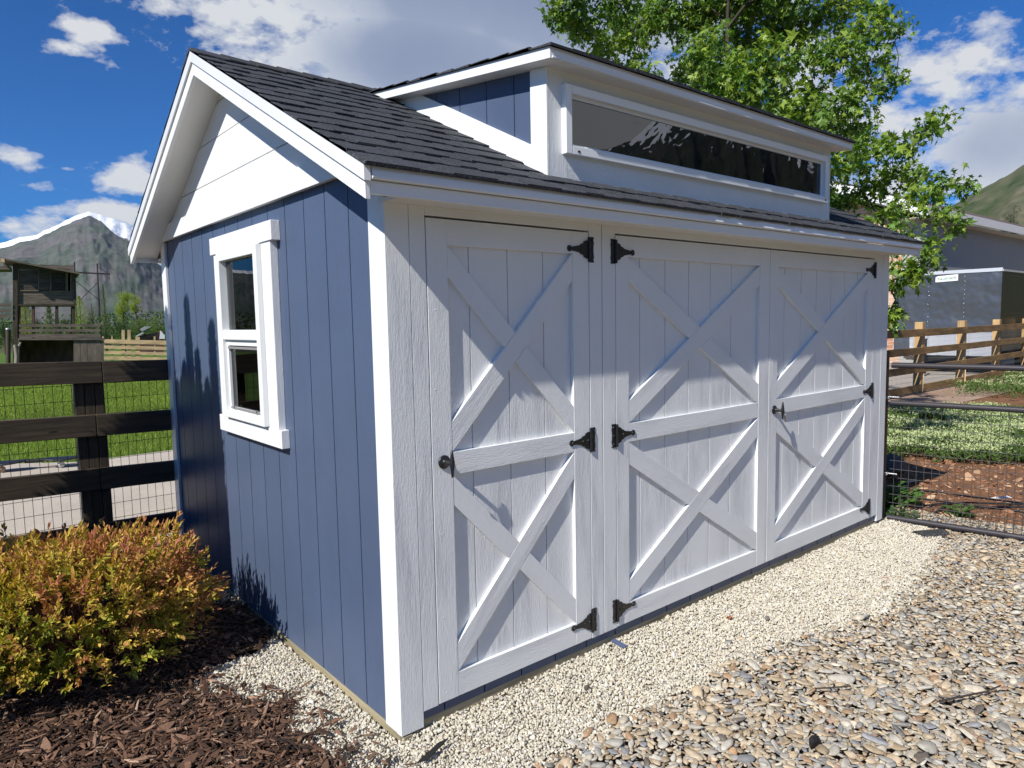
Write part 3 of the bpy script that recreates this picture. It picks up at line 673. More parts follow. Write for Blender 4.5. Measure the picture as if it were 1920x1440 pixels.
def grid(x0, x1, y0, y1, s, jit=.42):
    gx, gy_ = np.meshgrid(np.arange(x0, x1, s), np.arange(y0, y1, s * .9)); gx = gx + (np.arange(gx.shape[0]) % 2)[:, None] * s / 2
    x = gx.ravel() + RNG.uniform(-jit, jit, gx.size) * s; y = gy_.ravel() + RNG.uniform(-jit, jit, gx.size) * s; return x, y
def palette(n, cols, w, var=.12):
    cols = np.array(cols); c = cols[RNG.choice(len(cols), n, p=np.array(w) / sum(w))]
    c = c * (1 + RNG.normal(0, var, n))[:, None]; return np.clip(c, .01, .9)
def warp(x, y, a=.06): return x + a * (fbm(x * 7, y * 7, 3, 3) - .5) * 2, y + a * (fbm(x * 7, y * 7, 3, 9) - .5) * 2
def in_shed(x, y): return (x > .012) & (x < SW) & (y > .06) & (y < SD)
# cream crushed stone
x, y = grid(-.6, 4.7, -1.0, 3.0, .0100)
wx, wy = warp(x, y); k = (in_poly(wx, wy, CREAM) | (in_poly(wx + .07, wy + .05, CREAM) & (RNG.random(len(x)) < .22)) | (in_poly(wx, wy + .12, CREAM) & (RNG.random(len(x)) < .12))) & ~in_shed(x, y) & ~((x > .0) & (y > .02) & (x < SW))
k &= inview(np.stack([x, y, 0 * x], 1)); x, y = x[k], y[k]
hgt = .012 + .022 * fbm(x * 3, y * 3, 3, 5) + np.where((y < .3) & (x > 0), .012 * np.exp(-((y) / .15) ** 2), 0)
s = np.exp(RNG.normal(math.log(.0064), .26, len(x)))
pos = np.stack([x, y, hgt + RNG.uniform(-.006, .007, len(x))], 1)
sc = s[:, None] * np.stack([RNG.uniform(.9, 1.35, len(x)), RNG.uniform(.75, 1.05, len(x)), RNG.uniform(.6, .9, len(x))], 1)
v, f, kk = scatter(stone_protos(10, .95), icf, pos, sc, rand_rot(len(x)))
c = palette(len(x), [(.57, .52, .41), (.61, .565, .47), (.53, .47, .36), (.47, .44, .38), (.65, .62, .55), (.36, .30, .23)], [5, 5, 2.6, .8, 1.4, .12], .05)
M_STONE = attr_mat('crushed_stone', .85, 260, .4, .0015, .12, 180)
tag(np_mesh('gravel', v, f, M_STONE, None, np.repeat(c, kk, 0)), 'cream crushed gravel laid round the base of the shed', 'gravel', kind='stuff')
print('cream', len(x))
me = bpy.data.meshes.new('gravel_base')
# a lumpy bed under the cream stones
gx, gy_ = np.meshgrid(np.linspace(-.7, 4.8, 111), np.linspace(-1.05, 3.0, 82)); X, Y = gx.ravel(), gy_.ravel()
Z = .012 + .022 * fbm(X * 3, Y * 3, 3, 5) - .012; idx = np.arange(X.size).reshape(gx.shape)
q = np.stack([idx[:-1, :-1].ravel(), idx[:-1, 1:].ravel(), idx[1:, 1:].ravel(), idx[1:, :-1].ravel()], 1)
cx, cy = X[q].mean(1), Y[q].mean(1); q = q[in_poly(cx, cy, CREAM) & ~in_shed(cx, cy)]
tag(np_mesh('gravel_bed', np.stack([X, Y, Z], 1), q, ground_mat('cream_bed', [(.3, (.40, .345, .25)), (.7, (.54, .48, .37))], 30, 300), None, None, True, 4), kind='structure')
# river rock
def river(x0, x1, y0, y1, sp, size, keep, seedj):
    x, y = grid(x0, x1, y0, y1, sp)
    wx, wy = warp(x, y, .07)
    inc = in_poly(wx, wy, CREAM)
    gate = (x - 4.35) * .985 + y * .16 > .35 + .25 * fbm(x * 2, y * 2, 3, 77)
    k = (~inc | (in_poly(wx, wy - .14, CREAM) & (RNG.random(len(x)) < .0))) & (y < .12) & ~gate & (x > -.38 + .2 * (fbm(x * 5, y * 5, 3, 2) - .5)) & ~in_poly(x, y, MULCH) & (RNG.random(len(x)) < keep)
    k |= inc & in_poly(wx, wy - .16, [(a, b) for a, b in CREAM]) & False
    spill = inc & (RNG.random(len(x)) < .10 * keep) & ~in_poly(wx, wy - .17, CREAM) & (y < -.1)
    k |= spill
    k &= inview(np.stack([x, y, 0 * x], 1), 250); x, y = x[k], y[k]
    s = size * np.exp(RNG.normal(0, .28, len(x)))
    pos = np.stack([x, y, .004 + s * .25 + RNG.uniform(0, .010, len(x)) + .012 * fbm(x * 2.5, y * 2.5, 2, 8)], 1)
    sc = s[:, None] * np.stack([RNG.uniform(1.0, 2.0, len(x)), RNG.uniform(.65, 1.05, len(x)), RNG.uniform(.22, .48, len(x))], 1)
    return pos, sc
A = river(-.5, 8.2, -3.4, .12, .0200, .0125, 1.0, 1); B = river(-.5, 8.2, -3.4, .12, .05, .019, .45, 2)
pos = np.concatenate([A[0], B[0] + np.array([0, 0, .006])]); sc = np.concatenate([A[1], B[1]])
ic2v, ic2f = ico(2)
def river_protos(n):
    out = []
    for k in range(n):
        r = np.random.default_rng(900 + k); v = ic2v.copy()
        for _ in range(6):
            d = r.normal(size=3); d /= np.linalg.norm(d); c = r.uniform(.4, .75); dd = v @ d; v = v - np.outer(np.maximum(dd - c, 0) * .92, d)
        v *= (1 + .06 * np.sin(v @ r.normal(size=3) * 3 + 1))[:, None]; out.append(v)
    return out
near = project(pos)[2] < 3.3
c = palette(len(pos), [(.38, .29, .185), (.47, .375, .255), (.33, .31, .27), (.42, .385, .32), (.25, .25, .25), (.36, .23, .13), (.50, .44, .34), (.41, .28, .21), (.15, .125, .10)], [4.5, 5, 3.0, 5, 1.3, 1.3, 4, .3, .7], .13)
M_RIVER = attr_mat('river_rock', .62, 70, .25, .002, .22, 60, spec=.4)
V1, F1, k1_ = scatter(river_protos(8), ic2f, pos[near], sc[near], rand_rot(near.sum(), .32))
V2, F2, k2_ = scatter(stone_protos(8, .55), icf, pos[~near], sc[~near], rand_rot((~near).sum(), .32))
VV = np.concatenate([V1, V2]); FF = np.concatenate([F1, F2 + len(V1)]); CC = np.concatenate([np.repeat(c[near], k1_, 0), np.repeat(c[~near], k2_, 0)])
tag(np_mesh('river_rock', VV, FF, M_RIVER, None, CC, True), 'tan and grey rounded river rock covering the yard in the foreground', 'gravel', kind='stuff')
print('river', len(pos))
# bark mulch
cv = []; 
for k in range(10):
    r = np.random.default_rng(300 + k); n = 7; t = np.linspace(-1, 1, 4); top = []
    P = []
    for i, tt in enumerate(t):
        w = (1 - abs(tt) ** 3 * .75) * r.uniform(.7, 1.1); bend = .25 * tt * tt * r.uniform(-1, 1)
        P += [(tt + r.normal(0, .06), -w, bend - .5), (tt + r.normal(0, .06), w, bend - .5), (tt + r.normal(0, .06), w * .8, bend + .5), (tt + r.normal(0, .06), -w * .8, bend + .5)]
    cv.append(np.array(P))
cf = []
for i in range(3):
    for a in range(4): cf.append([i * 4 + a, i * 4 + (a + 1) % 4, (i + 1) * 4 + (a + 1) % 4, (i + 1) * 4 + a])
cf += [[3, 2, 1, 0], [12, 13, 14, 15]]; cf = np.array(cf)[:, ::-1]
x, y = grid(-2.0, .35, -.95, 3.0, .0125)
wx, wy = warp(x, y, .05); inm = in_poly(wx, wy, MULCH)
k = (inm | (in_poly(wx - .10, wy, MULCH) & (RNG.random(len(x)) < .17)) | (in_poly(wx - .2, wy - .02, MULCH) & (RNG.random(len(x)) < .03))) & (x < .005) & (y < 3.0)
k &= ~((x > -.13) & (y > 1.85)) | (RNG.random(len(x)) < .1)
k &= inview(np.stack([x, y, 0 * x], 1)); x, y = x[k], y[k]; inm = inm[k]
n = len(x); Ls = np.exp(RNG.normal(math.log(.017), .42, n))
sc = np.stack([Ls, Ls * RNG.uniform(.13, .38, n), RNG.uniform(.0012, .0038, n)], 1)
pos = np.stack([x, y, .012 + RNG.uniform(0, .028, n) + .02 * fbm(x * 4, y * 4, 3, 21) + np.where(inm, 0, .012)], 1)
v, f, kk = scatter(cv, cf, pos, sc, rand_rot(n, .42))
c = palette(n, [(.055, .030, .019), (.105, .055, .033), (.175, .096, .058), (.26, .155, .10), (.03, .02, .015), (.36, .25, .175)], [4, 5, 3.4, 1.4, 2, .45], .2)
tag(np_mesh('bark_mulch', v, f, attr_mat('bark_chip', .8, 150, .5, .002, .3, 120), None, np.repeat(c, kk, 0), k=4), 'dark brown shredded bark mulch under the golden bush', 'mulch', kind='stuff')
print('mulch', n)

# small single items on the gravel
def stone(name, p, s, col, label, cat='stone', ang=0, seed=1, flat=.7):
    r = np.random.default_rng(seed); v, f = ico(2); v = v.copy()
    for _ in range(6):
        d = r.normal(size=3); d /= np.linalg.norm(d); dd = v @ d; v = v - np.outer(np.maximum(dd - r.uniform(.4, .8), 0) * .95, d)
    v = v * np.array(s) @ np.array(Matrix.Rotation(ang, 3, 'Z')).T + np.array(p)
    return tag(np_mesh(name, v, f, smooth_paint(name + '_surface', col, .8, bumps=.6, var=.25, spec=.3)), label, cat)
stone('stone', (2.008, -.349, .042), (.020, .016, .013), (.20, .185, .17), 'dark grey stone alone on the cream gravel, to the right of the brown leaf', seed=2)
stone('stone', (1.131, -1.041, .045), (.034, .026, .028), (.014, .014, .015), 'black angular rock lying in the river rock at the bottom', seed=5)
stone('stone', (.80, -.20, .040), (.016, .013, .011), (.09, .07, .06), 'small dark brown stone on cream gravel in front of the left door', seed=6)
stone('boulder', (5.95, .62, .10), (.17, .14, .15), (.15, .125, .10), 'rounded grey boulder in the shade behind the gate', 'boulder', seed=9)
mb = MB(); p = V((1.198, -.024, .045)); mb.prism([p + V((-.014, -.05, 0)), p + V((.012, -.05, .004)), p + V((.012, .03, .012)), p + V((-.012, .034, .006))], (0, 0, .003)); tag(mb.build('blue_scrap', smooth_paint('blue_scrap_paint', (.08, .11, .19), .5)), 'small strip of blue scrap on gravel below the middle hinge post', 'scrap')
def leaf_flat(p, s, col, label, name='fallen_leaf'):
    v = []; f = []
    for i in range(9):
        a = i / 9 * 2 * math.pi; r = s * (1 if i % 2 else .62); v.append((p[0] + r * math.cos(a), p[1] + .7 * r * math.sin(a), p[2] + .012 * math.sin(3 * a)))
    v.append((p[0], p[1], p[2] + .006)); f = [(i, (i + 1) % 9, 9) for i in range(9)]
    return tag(np_mesh(name, np.array(v), np.array(f), smooth_paint(name + '_s', col, .7)), label, 'leaf')
leaf_flat((1.861, -.215, .045), .022, (.30, .09, .03), 'curled reddish brown leaf on the cream gravel')
mb = MB(); a = V((1.78, -1.24, .045)); mb.tube([a, a + V((.10, -.055, .008)), a + V((.22, -.10, .002)), a + V((.30, -.13, .012))], .0055, 6, r2=.003); mb.tube([a + V((.2, -.09, .002)), a + V((.24, -.14, .01))], .003, 5)
tag(mb.build('stick', smooth_paint('stick_bark', (.04, .03, .025), .8)), 'thin dark stick lying across the river rock', 'stick')
mb = MB(); a = V((1.50, -.86, .048)); mb.tube([a, a + V((.05, -.05, .006)), a + V((.13, -.09, .0))], .0035, 5)
tag(mb.build('twig', smooth_paint('twig_bark', (.05, .04, .03), .8)), 'short dark twig left of the longer stick on the river rock', 'twig')
mb = MB(); a = V((-.045, -.175, .05)); mb.prism([a, a + V((.045, -.01, 0)), a + V((.165, .035, .01)), a + V((.12, .036, .01))], (0, 0, .004)); tag(mb.build('black_strip', DARKIN), 'black plastic strip on the gravel below the near corner', 'strip')
# perforated drain cover by the gate
dr = empty('drain_cover', (4.16, -.36, .03), 'dark perforated drain cover half buried in gravel by the gate', 'drain cover')
mb = MB(); R_ = .075; c0 = V((4.10, -.30, .0)); ax = V((.86, -.5, 0)).normalized(); sdv = V((-ax.y, ax.x, 0))
for i in range(9):
    for j in range(6):
        t0 = math.pi * (j + .08) / 6; t1 = math.pi * (j + .92) / 6; u0 = i * .026; u1 = u0 + .017
        P = [c0 + ax * u + sdv * R_ * math.cos(t) + V((0, 0, .055 * math.sin(t))) for u, t in ((u0, t0), (u1, t0), (u1, t1), (u0, t1))]
        mb.prism(P, (0, 0, -.004))
for j in range(7):
    t = math.pi * j / 6; mb.beam(c0 + sdv * R_ * math.cos(t) + V((0, 0, .055 * math.sin(t) - .002)), c0 + ax * .228 + sdv * R_ * math.cos(t) + V((0, 0, .055 * math.sin(t) - .002)), .006, .006)
mb.build('slotted_shell', smooth_paint('drain_plastic', (.05, .05, .048), .6), dr)

# ------------------------------------------------------------------ left fence of dark boards
FT = V((0, 3.1, 0))
lf = empty('board_fence', (-.46, 3.1, 0), 'dark stained board fence with wire mesh running left from the shed', 'fence')
def fence_x(x): return 3.10
for px_ in (-.475, -2.9):
    mb = MB()
    for a, b in ((-.085, -.031), (-.028, .028), (.031, .085)): mb.box(px_ + a, px_ + b, 3.062, 3.14, -.1, 1.30 if a != -.028 else 1.29)
    mb.build('post', DARKWOOD, lf, .003)
for (za, zb, h) in ((1.28, 1.255, .142), (.93, .905, .142), (.575, .545, .142), (.20, .18, .142)):
    mb = MB(); x0, x1 = -5.4, .02
    xm = -.455 if za < 1.2 else -.40
    for a, b in ((x0, xm - .002), (xm + .002, x1)):
        z_a = za + (.035 if True else 0) * 0 + (-.0) ; f = lambda x: za + (x + 1.0) * (zb - za)
        mb.prism([(a, 3.02, f(a)), (b, 3.02, f(b)), (b, 3.02, f(b) + h), (a, 3.02, f(a) + h)], (0, .04, 0), (1, 0, 0))
    mb.build('rail', DARKWOOD, lf, .003, True)
mb = MB(); x = -5.3
while x < .0:
    mb.tube([(x + random.uniform(-.002, .002), 3.069, .02), (x + random.uniform(-.004, .004), 3.0705, .7), (x, 3.069, 1.3)], .0016, 4, False); x += .0508
z = .04
while z < 1.3:
    mb.tube([(-5.3, 3.067, z), (-2.5, 3.068, z + .004), (-1.2, 3.067, z - .003), (0, 3.067, z)], .0016, 4, False); z += .1016
mb.build('wire_mesh', WIREM, lf)

# ------------------------------------------------------------------ gate
GD = V((.16, -.985, 0)).normalized(); G0 = V((4.335, .0, 0)); GN = V((-GD.y, GD.x, 0))
gate = empty('tube_gate', G0, 'dark grey tubular steel gate with wire mesh beside the shed', 'gate')
def gp(l, z, o=0): return G0 + GD * l + V((0, 0, z)) + GN * o
mb = MB()
for z, r in ((1.232, .021), (.945, .0205), (.055, .0215)): mb.tube([gp(.0, z), gp(3.6, z)], r, 16)
mb.tube([gp(3.6, .04), gp(3.6, 1.25)], .02, 14); mb.build('tube', BLACKM, gate, 0, True)
mb = MB(); l = .03
while l < 3.55:
    mb.tube([gp(l, .05, .024), gp(l, .95, .024)], .0021, 5, False); l += .0508
z = .10
while z < .94: mb.tube([gp(.0, z, .0275), gp(3.6, z, .0275)], .0021, 5, False); z += .066
mb.build('mesh_panel', WIREG, gate)
mb = MB()
for z in (.99, .40): mb.tube([gp(-.03, z, -.012), gp(.06, z, -.012)], .009, 8); mb.lathe(gp(-.01, z, -.024), GN, [(.016, 0), (.016, .012), (.008, .013), (.008, .02), (0, .021)], 6)
mb.build('hinge_bolt', CHROME, gate, 0, True)
gpst = empty('gate_post', (4.32, .06, 0), 'square black steel gate post tight against the shed corner', 'post')
mb = MB(); mb.box(4.262, 4.322, .012, .072, -.2, 1.335); mb.build('post_shaft', BLACK, gpst, .003)
mb = MB(); mb.box(4.258, 4.326, .008, .076, 1.3352, 1.345); mb.build('post_cap', BLACK, gpst, .002)

# ------------------------------------------------------------------ pine fence right
pf = empty('pine_fence', (12, 3.4, 0), 'brown pine rail fence with square posts between garden and driveway', 'fence')
for k in range(-2, 9):
    px_ = 14.42 + 2.42 * k; mb = MB(); h = 1.44 - .006 * k
    mb.box(px_ - .075, px_ + .075, 3.42, 3.57, -.3, h); mb.build('post', PINE, pf, .006)
mb = None
for zt_, hh in ((1.30, .15), (.93, .14), (.56, .14), (.17, .14)):
    mb = MB()
    for k in range(-2, 8):
        a = 14.42 + 2.42 * k; b = a + 2.416; j0 = -.012 * math.sin(k * 1.7); 
        mb.prism([(a, 3.375, zt_ + j0 * .5 - hh), (b, 3.375, zt_ - .012 * math.sin((k + 1) * 1.7) * .5 - hh), (b, 3.375, zt_ - .012 * math.sin((k + 1) * 1.7) * .5), (a, 3.375, zt_ + j0 * .5)], (0, .042, 0), (1, 0, 0))
    mb.build('rail', PINE_D, pf, .003, True)
mb = MB(); x = 9.6
while x < 24: mb.tube([(x, 3.60, -.1), (x, 3.60, 1.15)], .0022, 3, False); x += .06
z = 0
while z < 1.15: mb.tube([(9.6, 3.605, z), (24, 3.605, z)], .0022, 3, False); z += .1
mb.build('wire_mesh', GALV, pf)
mb = MB()
for px_ in (14.42, 16.84): mb.tube([(px_ - .12, 3.36, 0), (px_ + .02, 3.40, .5)], .012, 5)
mb.build('stake', PALE, pf, 0, True)

# ------------------------------------------------------------------ cargo trailer
tA = V((19.75, 6.05, 0)); tB = V((19.95, 3.62, 0)); tA = V((19.9, 6.17, 0)); tB = V((19.95, 3.62, 0))
tl = empty('cargo_trailer', (tA + tB) / 2, 'dark grey enclosed cargo trailer parked nose-on behind the pine fence', 'trailer')
u = (tB - tA).normalized(); wn = V((-u.y, u.x, 0)); wn = wn if wn.x > 0 else -wn
Wt = (tB - tA).length; zb_, zt_ = .47, 2.68
def T(a, b, z): return tA + u * a + wn * b + V((0, 0, z))
m, nt, b = new_mat('grey_trailer_skin'); nn = noise(nt, coords(nt, 'Object'), .9, 3); b.inputs['Base Color'].default_value = (.17, .17, .178, 1); b.inputs['Roughness'].default_value = .36; b.inputs['Metallic'].default_value = .8; bump(nt, b, nn, .7, .16)
TSK = m; TBL = smooth_paint('black_trailer_skin', (.008, .008, .008), .35, bumps=.1)
mb = MB(); mb.prism([T(0, 0, zb_), T(Wt, 0, zb_), T(Wt, 0, zt_), T(0, 0, zt_)], wn * .03); mb.build('nose_panel', TSK, tl, .004)
mb = MB(); mb.prism([T(.004, .032, zb_), T(Wt - .004, .032, zb_), T(Wt - .004, .032, zt_ - .01), T(.004, .032, zt_ - .01)], wn * 5.2); mb.build('body', TBL, tl, .01)
mb = MB(); mb.prism([T(-.01, -.02, zt_ - .03), T(Wt + .01, -.02, zt_ - .03), T(Wt + .01, -.02, zt_ + .06), T(-.01, -.02, zt_ + .06)], wn * .06); mb.prism([T(Wt + .004, .05, zt_ - .03), T(Wt + .02, .05, zt_ - .03), T(Wt + .02, .05, zt_ + .02), T(Wt + .004, .05, zt_ + .02)], wn * 5.1); mb.build('top_trim', smooth_paint('white_alloy', (.7, .7, .72), .3, metal=.3), tl, .004)
m, nt, b = new_mat('tread_plate'); ch = nt.nodes.new('ShaderNodeTexChecker'); ch.inputs['Scale'].default_value = 34; L(nt, coords(nt, 'Object'), ch.inputs['Vector']); b.inputs['Base Color'].default_value = (.62, .62, .64, 1); b.inputs['Metallic'].default_value = .5; b.inputs['Roughness'].default_value = .35; bump(nt, b, ch.outputs['Fac'], .5, .004)
mb = MB(); mb.prism([T(.42, -.006, zb_ - .0), T(Wt - .0, -.006, zb_), T(Wt - .0, -.006, zb_ + .62), T(.42, -.006, zb_ + .62)], wn * .005); mb.build('stone_guard', m, tl)
mb = MB()
for a in (.86, 1.72):
    for i in range(13): mb.lathe(T(a + .006 * math.sin(i * 5), -.0, zb_ + .68 + i * .118), -wn, [(.012, 0), (.008, .005), (0, .006)], 7)
mb.build('rivet', CHROME, tl, 0, True); mb = MB()
for i in range(26):
    for z in (zb_ + .15, zb_ + 1.1, zt_ - .12): mb.lathe(T(Wt, .2 + i * .19, z), u, [(.010, 0), (.006, .005), (0, .006)], 6)
for j in range(5):
    for i in range(14): mb.lathe(T(Wt, .15 + j * 1.0, zb_ + .1 + i * .155), u, [(.010, 0), (.006, .005), (0, .006)], 6)
mb.build('side_rivets', CHROME, tl)['kind'] = 'stuff'
mb = MB(); sa, sb, sz = 1.02, 1.56, zt_ - .215
mb.prism([T(sa, -.008, sz - .02), T(sb, -.008, sz + .0), T(sb, -.008, sz + .17), T(sa + .05, -.008, sz + .14), T(sa, -.008, sz + .11)], wn * .006); sticker = mb.build('sticker', smooth_paint('white_sticker', (.78, .80, .78), .5), tl)
fc = bpy.data.curves.new('lettering', 'FONT'); fc.body = 'haulmark'; fc.size = .115; fc.extrude = .001; fc.align_x = 'CENTER'; fc.align_y = 'CENTER'; fc.space_character = 1.05
to = bpy.data.objects.new('tmp_text', fc); COL.objects.link(to); bpy.context.view_layer.update()
me = bpy.data.meshes.new_from_object(to); me.name = 'lettering'; bpy.data.objects.remove(to)
c0 = T((sa + sb) / 2 + .01, -.0115, sz + .072); X = u; Zv = V((0, 0, 1)); Yv = Zv; Nn = -wn
M4 = Matrix((( X.x, Yv.x, Nn.x, c0.x), (X.y, Yv.y, Nn.y, c0.y), (X.z, Yv.z, Nn.z, c0.z), (0, 0, 0, 1))); me.transform(M4 @ Matrix.Rotation(math.radians(3), 4, 'Z'))
me.materials.clear(); me.materials.append(smooth_paint('green_ink', (.06, .20, .12), .5)); link_obj('lettering', me, sticker)
mb = MB(); mb.beam(T(.3, 0, .42), T(Wt / 2, -1.5, .42), .1, .06); mb.beam(T(Wt - .3, 0, .42), T(Wt / 2, -1.5, .42), .1, .06); mb.build('drawbar', BLACK, tl, 0, True)
mb = MB(); mb.tube([T(Wt / 2, -1.35, .05), T(Wt / 2, -1.35, .95)], .035, 10); mb.beam(T(Wt / 2 - .15, -1.35, .95), T(Wt / 2 + .05, -1.35, .95), .03, .03); mb.build('jack', BLACK, tl)
for a in (.12, Wt - .12):
    for bb in (2.6, 3.5):
        mb = MB(); mb.lathe(T(a - .1, bb, .33), u, [(.18, 0), (.31, .01), (.34, .05), (.34, .15), (.31, .19), (.18, .2)], 24); w_ = mb.build('tyre', smooth_paint('tyre_rubber', (.015, .015, .015), .8), tl)
mb = MB(); mb.prism([T(.3, .1, .32), T(Wt - .3, .1, .32), T(Wt - .3, .1, .465), T(.3, .1, .465)], wn * 5); mb.build('chassis', BLACK, tl)
# small concrete block by the fence
mb = MB(); mb.box(15.2, 15.7, 5.3, 5.6, -.01, .28, (1, 0, 0)); tag(mb.build('concrete_block', M_CONC, None, .01), 'pale concrete block on the driveway behind the pine fence', 'block')

# ------------------------------------------------------------------ neighbour's house
hs = empty('brick_house', (22.8, 6.6, 0), 'neighbouring house with brick gable wall, grey stucco side and brown shingle roof', 'house')
HX, HY = 22.85, 6.5
m, nt, b = new_mat('house_brick'); br = nt.nodes.new('ShaderNodeTexBrick'); br.inputs['Scale'].default_value = 1; br.inputs['Brick Width'].default_value = .36; br.inputs['Row Height'].default_value = .13; br.inputs['Mortar Size'].default_value = .012
br.inputs['Color1'].default_value = (.50, .20, .10, 1); br.inputs['Color2'].default_value = (.62, .47, .34, 1); br.inputs['Mortar'].default_value = (.55, .5, .44, 1)
L(nt, coords(nt, 'UV', (1, 1, 1), (0, 0, math.pi / 2)), br.inputs['Vector']); L(nt, br.outputs[0], b.inputs['Base Color']); b.inputs['Roughness'].default_value = .9; BRICK = m
STUC = smooth_paint('grey_stucco', (.33, .335, .335), .7, bumps=.6); STUC_LIT = smooth_paint('sunlit_tone_stucco', (.40, .39, .37), .8, bumps=.6)  # one stucco in two tones; the sunlit corner's brightness is put into the colour
mb = MB(); mb.box(HX + .35, HX + 30, HY + .25, HY + .45, 0, 4.6); mb.build('stucco_wall', STUC, hs)
mb = MB(); mb.prism([(HX + .35, HY + .80, 0), (HX + .35, HY + 14, 0), (HX + .35, HY + 14, 4.5), (HX + .35, HY + 7.3, 7.2), (HX + .35, HY + .80, 4.75)], (.2, 0, 0)); mb.build('brick_wall', BRICK, hs)
mb = MB(); mb.prism([(HX + .34, HY + .24, 0), (HX + .34, HY + .795, 0), (HX + .34, HY + .795, 4.75), (HX + .34, HY + .24, 4.52)], (.2, 0, 0)); mb.build('corner_wall', STUC_LIT, hs)
hr = .40
mb = MB(); rz = 4.93
mb.prism([(HX - .25, HY - .1, rz), (HX - .25, HY + 7.3, rz + 7.4 * hr), (HX - .25, HY + 7.3, rz + 7.4 * hr - .12), (HX - .25, HY - .1, rz - .12)], (30, 0, 0)); mb.prism([(HX - .25, HY + 7.301, rz + 7.4 * hr), (HX - .25, HY + 14.7, rz), (HX - .25, HY + 14.7, rz - .12), (HX - .25, HY + 7.301, rz + 7.4 * hr - .12)], (30, 0, 0))
m, nt, b = new_mat('brown_shingle'); bk = nt.nodes.new('ShaderNodeTexBrick'); bk.inputs['Scale'].default_value = 1; bk.inputs['Brick Width'].default_value = .3; bk.inputs['Row Height'].default_value = .15; bk.inputs['Mortar Size'].default_value = .006; bk.inputs['Color1'].default_value = (.085, .055, .045, 1); bk.inputs['Color2'].default_value = (.14, .095, .08, 1); bk.inputs['Mortar'].default_value = (.04, .03, .025, 1)
L(nt, coords(nt, 'UV', (1, 1, 1), (0, 0, math.pi / 2)), bk.inputs['Vector']); L(nt, bk.outputs[0], b.inputs['Base Color']); b.inputs['Roughness'].default_value = .9
mb.build('roof', m, hs)
mb = MB(); mb.box(HX - .27, HX + 29.7, HY - .14, HY - .102, rz - .30, rz - .02, (1, 0, 0)); mb.prism([(HX - .29, HY - .14, rz - .02), (HX - .29, HY + 7.3, rz + 7.4 * hr - .02), (HX - .29, HY + 7.3, rz + 7.4 * hr - .36), (HX - .29, HY - .14, rz - .36)], (.038, 0, 0), (0, 1, hr)); mb.build('fascia', smooth_paint('white_fascia', (.8, .8, .8), .5), hs, 0, True)
mb = MB(); mb.box(HX - .25, HX + 29.7, HY - .10, HY + .6, rz - .37, rz - .345, (1, 0, 0)); mb.prism([(HX - .25, HY - .1, rz - .36), (HX - .25, HY + 7.3, rz + 7.4 * hr - .36), (HX - .25, HY + 7.3, rz + 7.4 * hr - .39), (HX - .25, HY - .1, rz - .39)], (1.15, 0, 0)); mb.build('soffit', smooth_paint('soffit_tan', (.5, .46, .40), .6), hs, 0, True)
# ------------------------------------------------------------------ playhouse on stilts
def facing(px0, D):
    """a vertical plane square to the line of sight through px0: pixel hints -> points on it, d metres behind"""
    O = at_depth(px0, 612, D); Q = V(O - CAMP); Q.z = 0; Q.normalize(); U = V((Q.y, -Q.x, 0)); O = V(O)
    def f(px, py, d=0):
        r = V(at_depth(px, py, 1.0) - CAMP); t = (O - V(CAMP)).dot(Q) / r.dot(Q); return V(CAMP) + r * t + Q * d
    return f, U, Q
Dp = 25.5; hp, U_, Q_ = facing(85, Dp)
ph = empty('stilt_playhouse', hp(85, 700), 'weathered wooden playhouse on stilts with slanted roof and two mesh windows', 'playhouse')
def panel(mb, x0, x1, y0, y1, y0b=None, y1b=None, d=0, t=.03, rows=None):
    """boarded wall between pixel-sized corners, top edge may slope"""
    y0b = y0 if y0b is None else y0b
    mb.prism([hp(x0, y1, d), hp(x1, y1, d), hp(x1, y0b, d), hp(x0, y0, d)], Q_ * t, U_)
def hbox(mb, x0, x1, y0, y1, d0, d1, g=None):
    mb.prism([hp(x0, y1, d0), hp(x1, y1, d0), hp(x1, y0, d0), hp(x0, y0, d0)], Q_ * (d1 - d0), g or (0, 0, 1))
mb = MB(); rowh = 8
def topy(x): return 499 + (x - 33) * (511 - 499) / 105 - 4
holes = [(34.5, 72.5, 505, 545), (95, 124, 508, 546.5), (126, 133, 510, 547)]
y = 570.0
while y > 492:
    y2 = y - rowh + .5
    segs = [(33, 138)]
    for h in holes:
        if y > h[2] + 2 and y2 < h[3] - 2:
            ns = []
            for a, b in segs:
                if h[0] > a: ns.append((a, h[0]))
                if h[1] < b: ns.append((h[1], b))
            segs = ns
    for a, b in segs:
        if topy(a) < y - 1 and b - a > .3: mb.prism([hp(a, y, 0), hp(b, y, 0), hp(b, max(y2, topy(b)), 0), hp(a, max(y2, topy(a)), 0)], Q_ * (.03 + random.uniform(0, .006)), U_)
    y -= rowh
mb.build('front_wall', GREYWOOD, ph)
mb = MB()
for i in range(9): y = 570 - rowh * i; mb.prism([hp(33, y, .031), hp(33, y, 1.6), hp(33, y - rowh + .5, 1.6), hp(33, y - rowh + .5, .031)], U_ * .03, Q_)
for i in range(8): y = 570 - rowh * i; mb.prism([hp(136, y, .031), hp(136, y, 1.6), hp(136, y - rowh + .5, 1.6), hp(136, y - rowh + .5, .031)], U_ * .03, Q_)
hbox(mb, 33, 138, 505, 570, 1.601, 1.63, U_); mb.build('side_wall', GREYWOOD, ph)
mb = MB(); hbox(mb, 33, 138, 570.2, 573, -.05, 1.65, U_); mb.build('cabin_floor', DARKWOOD, ph)
mb = MB()
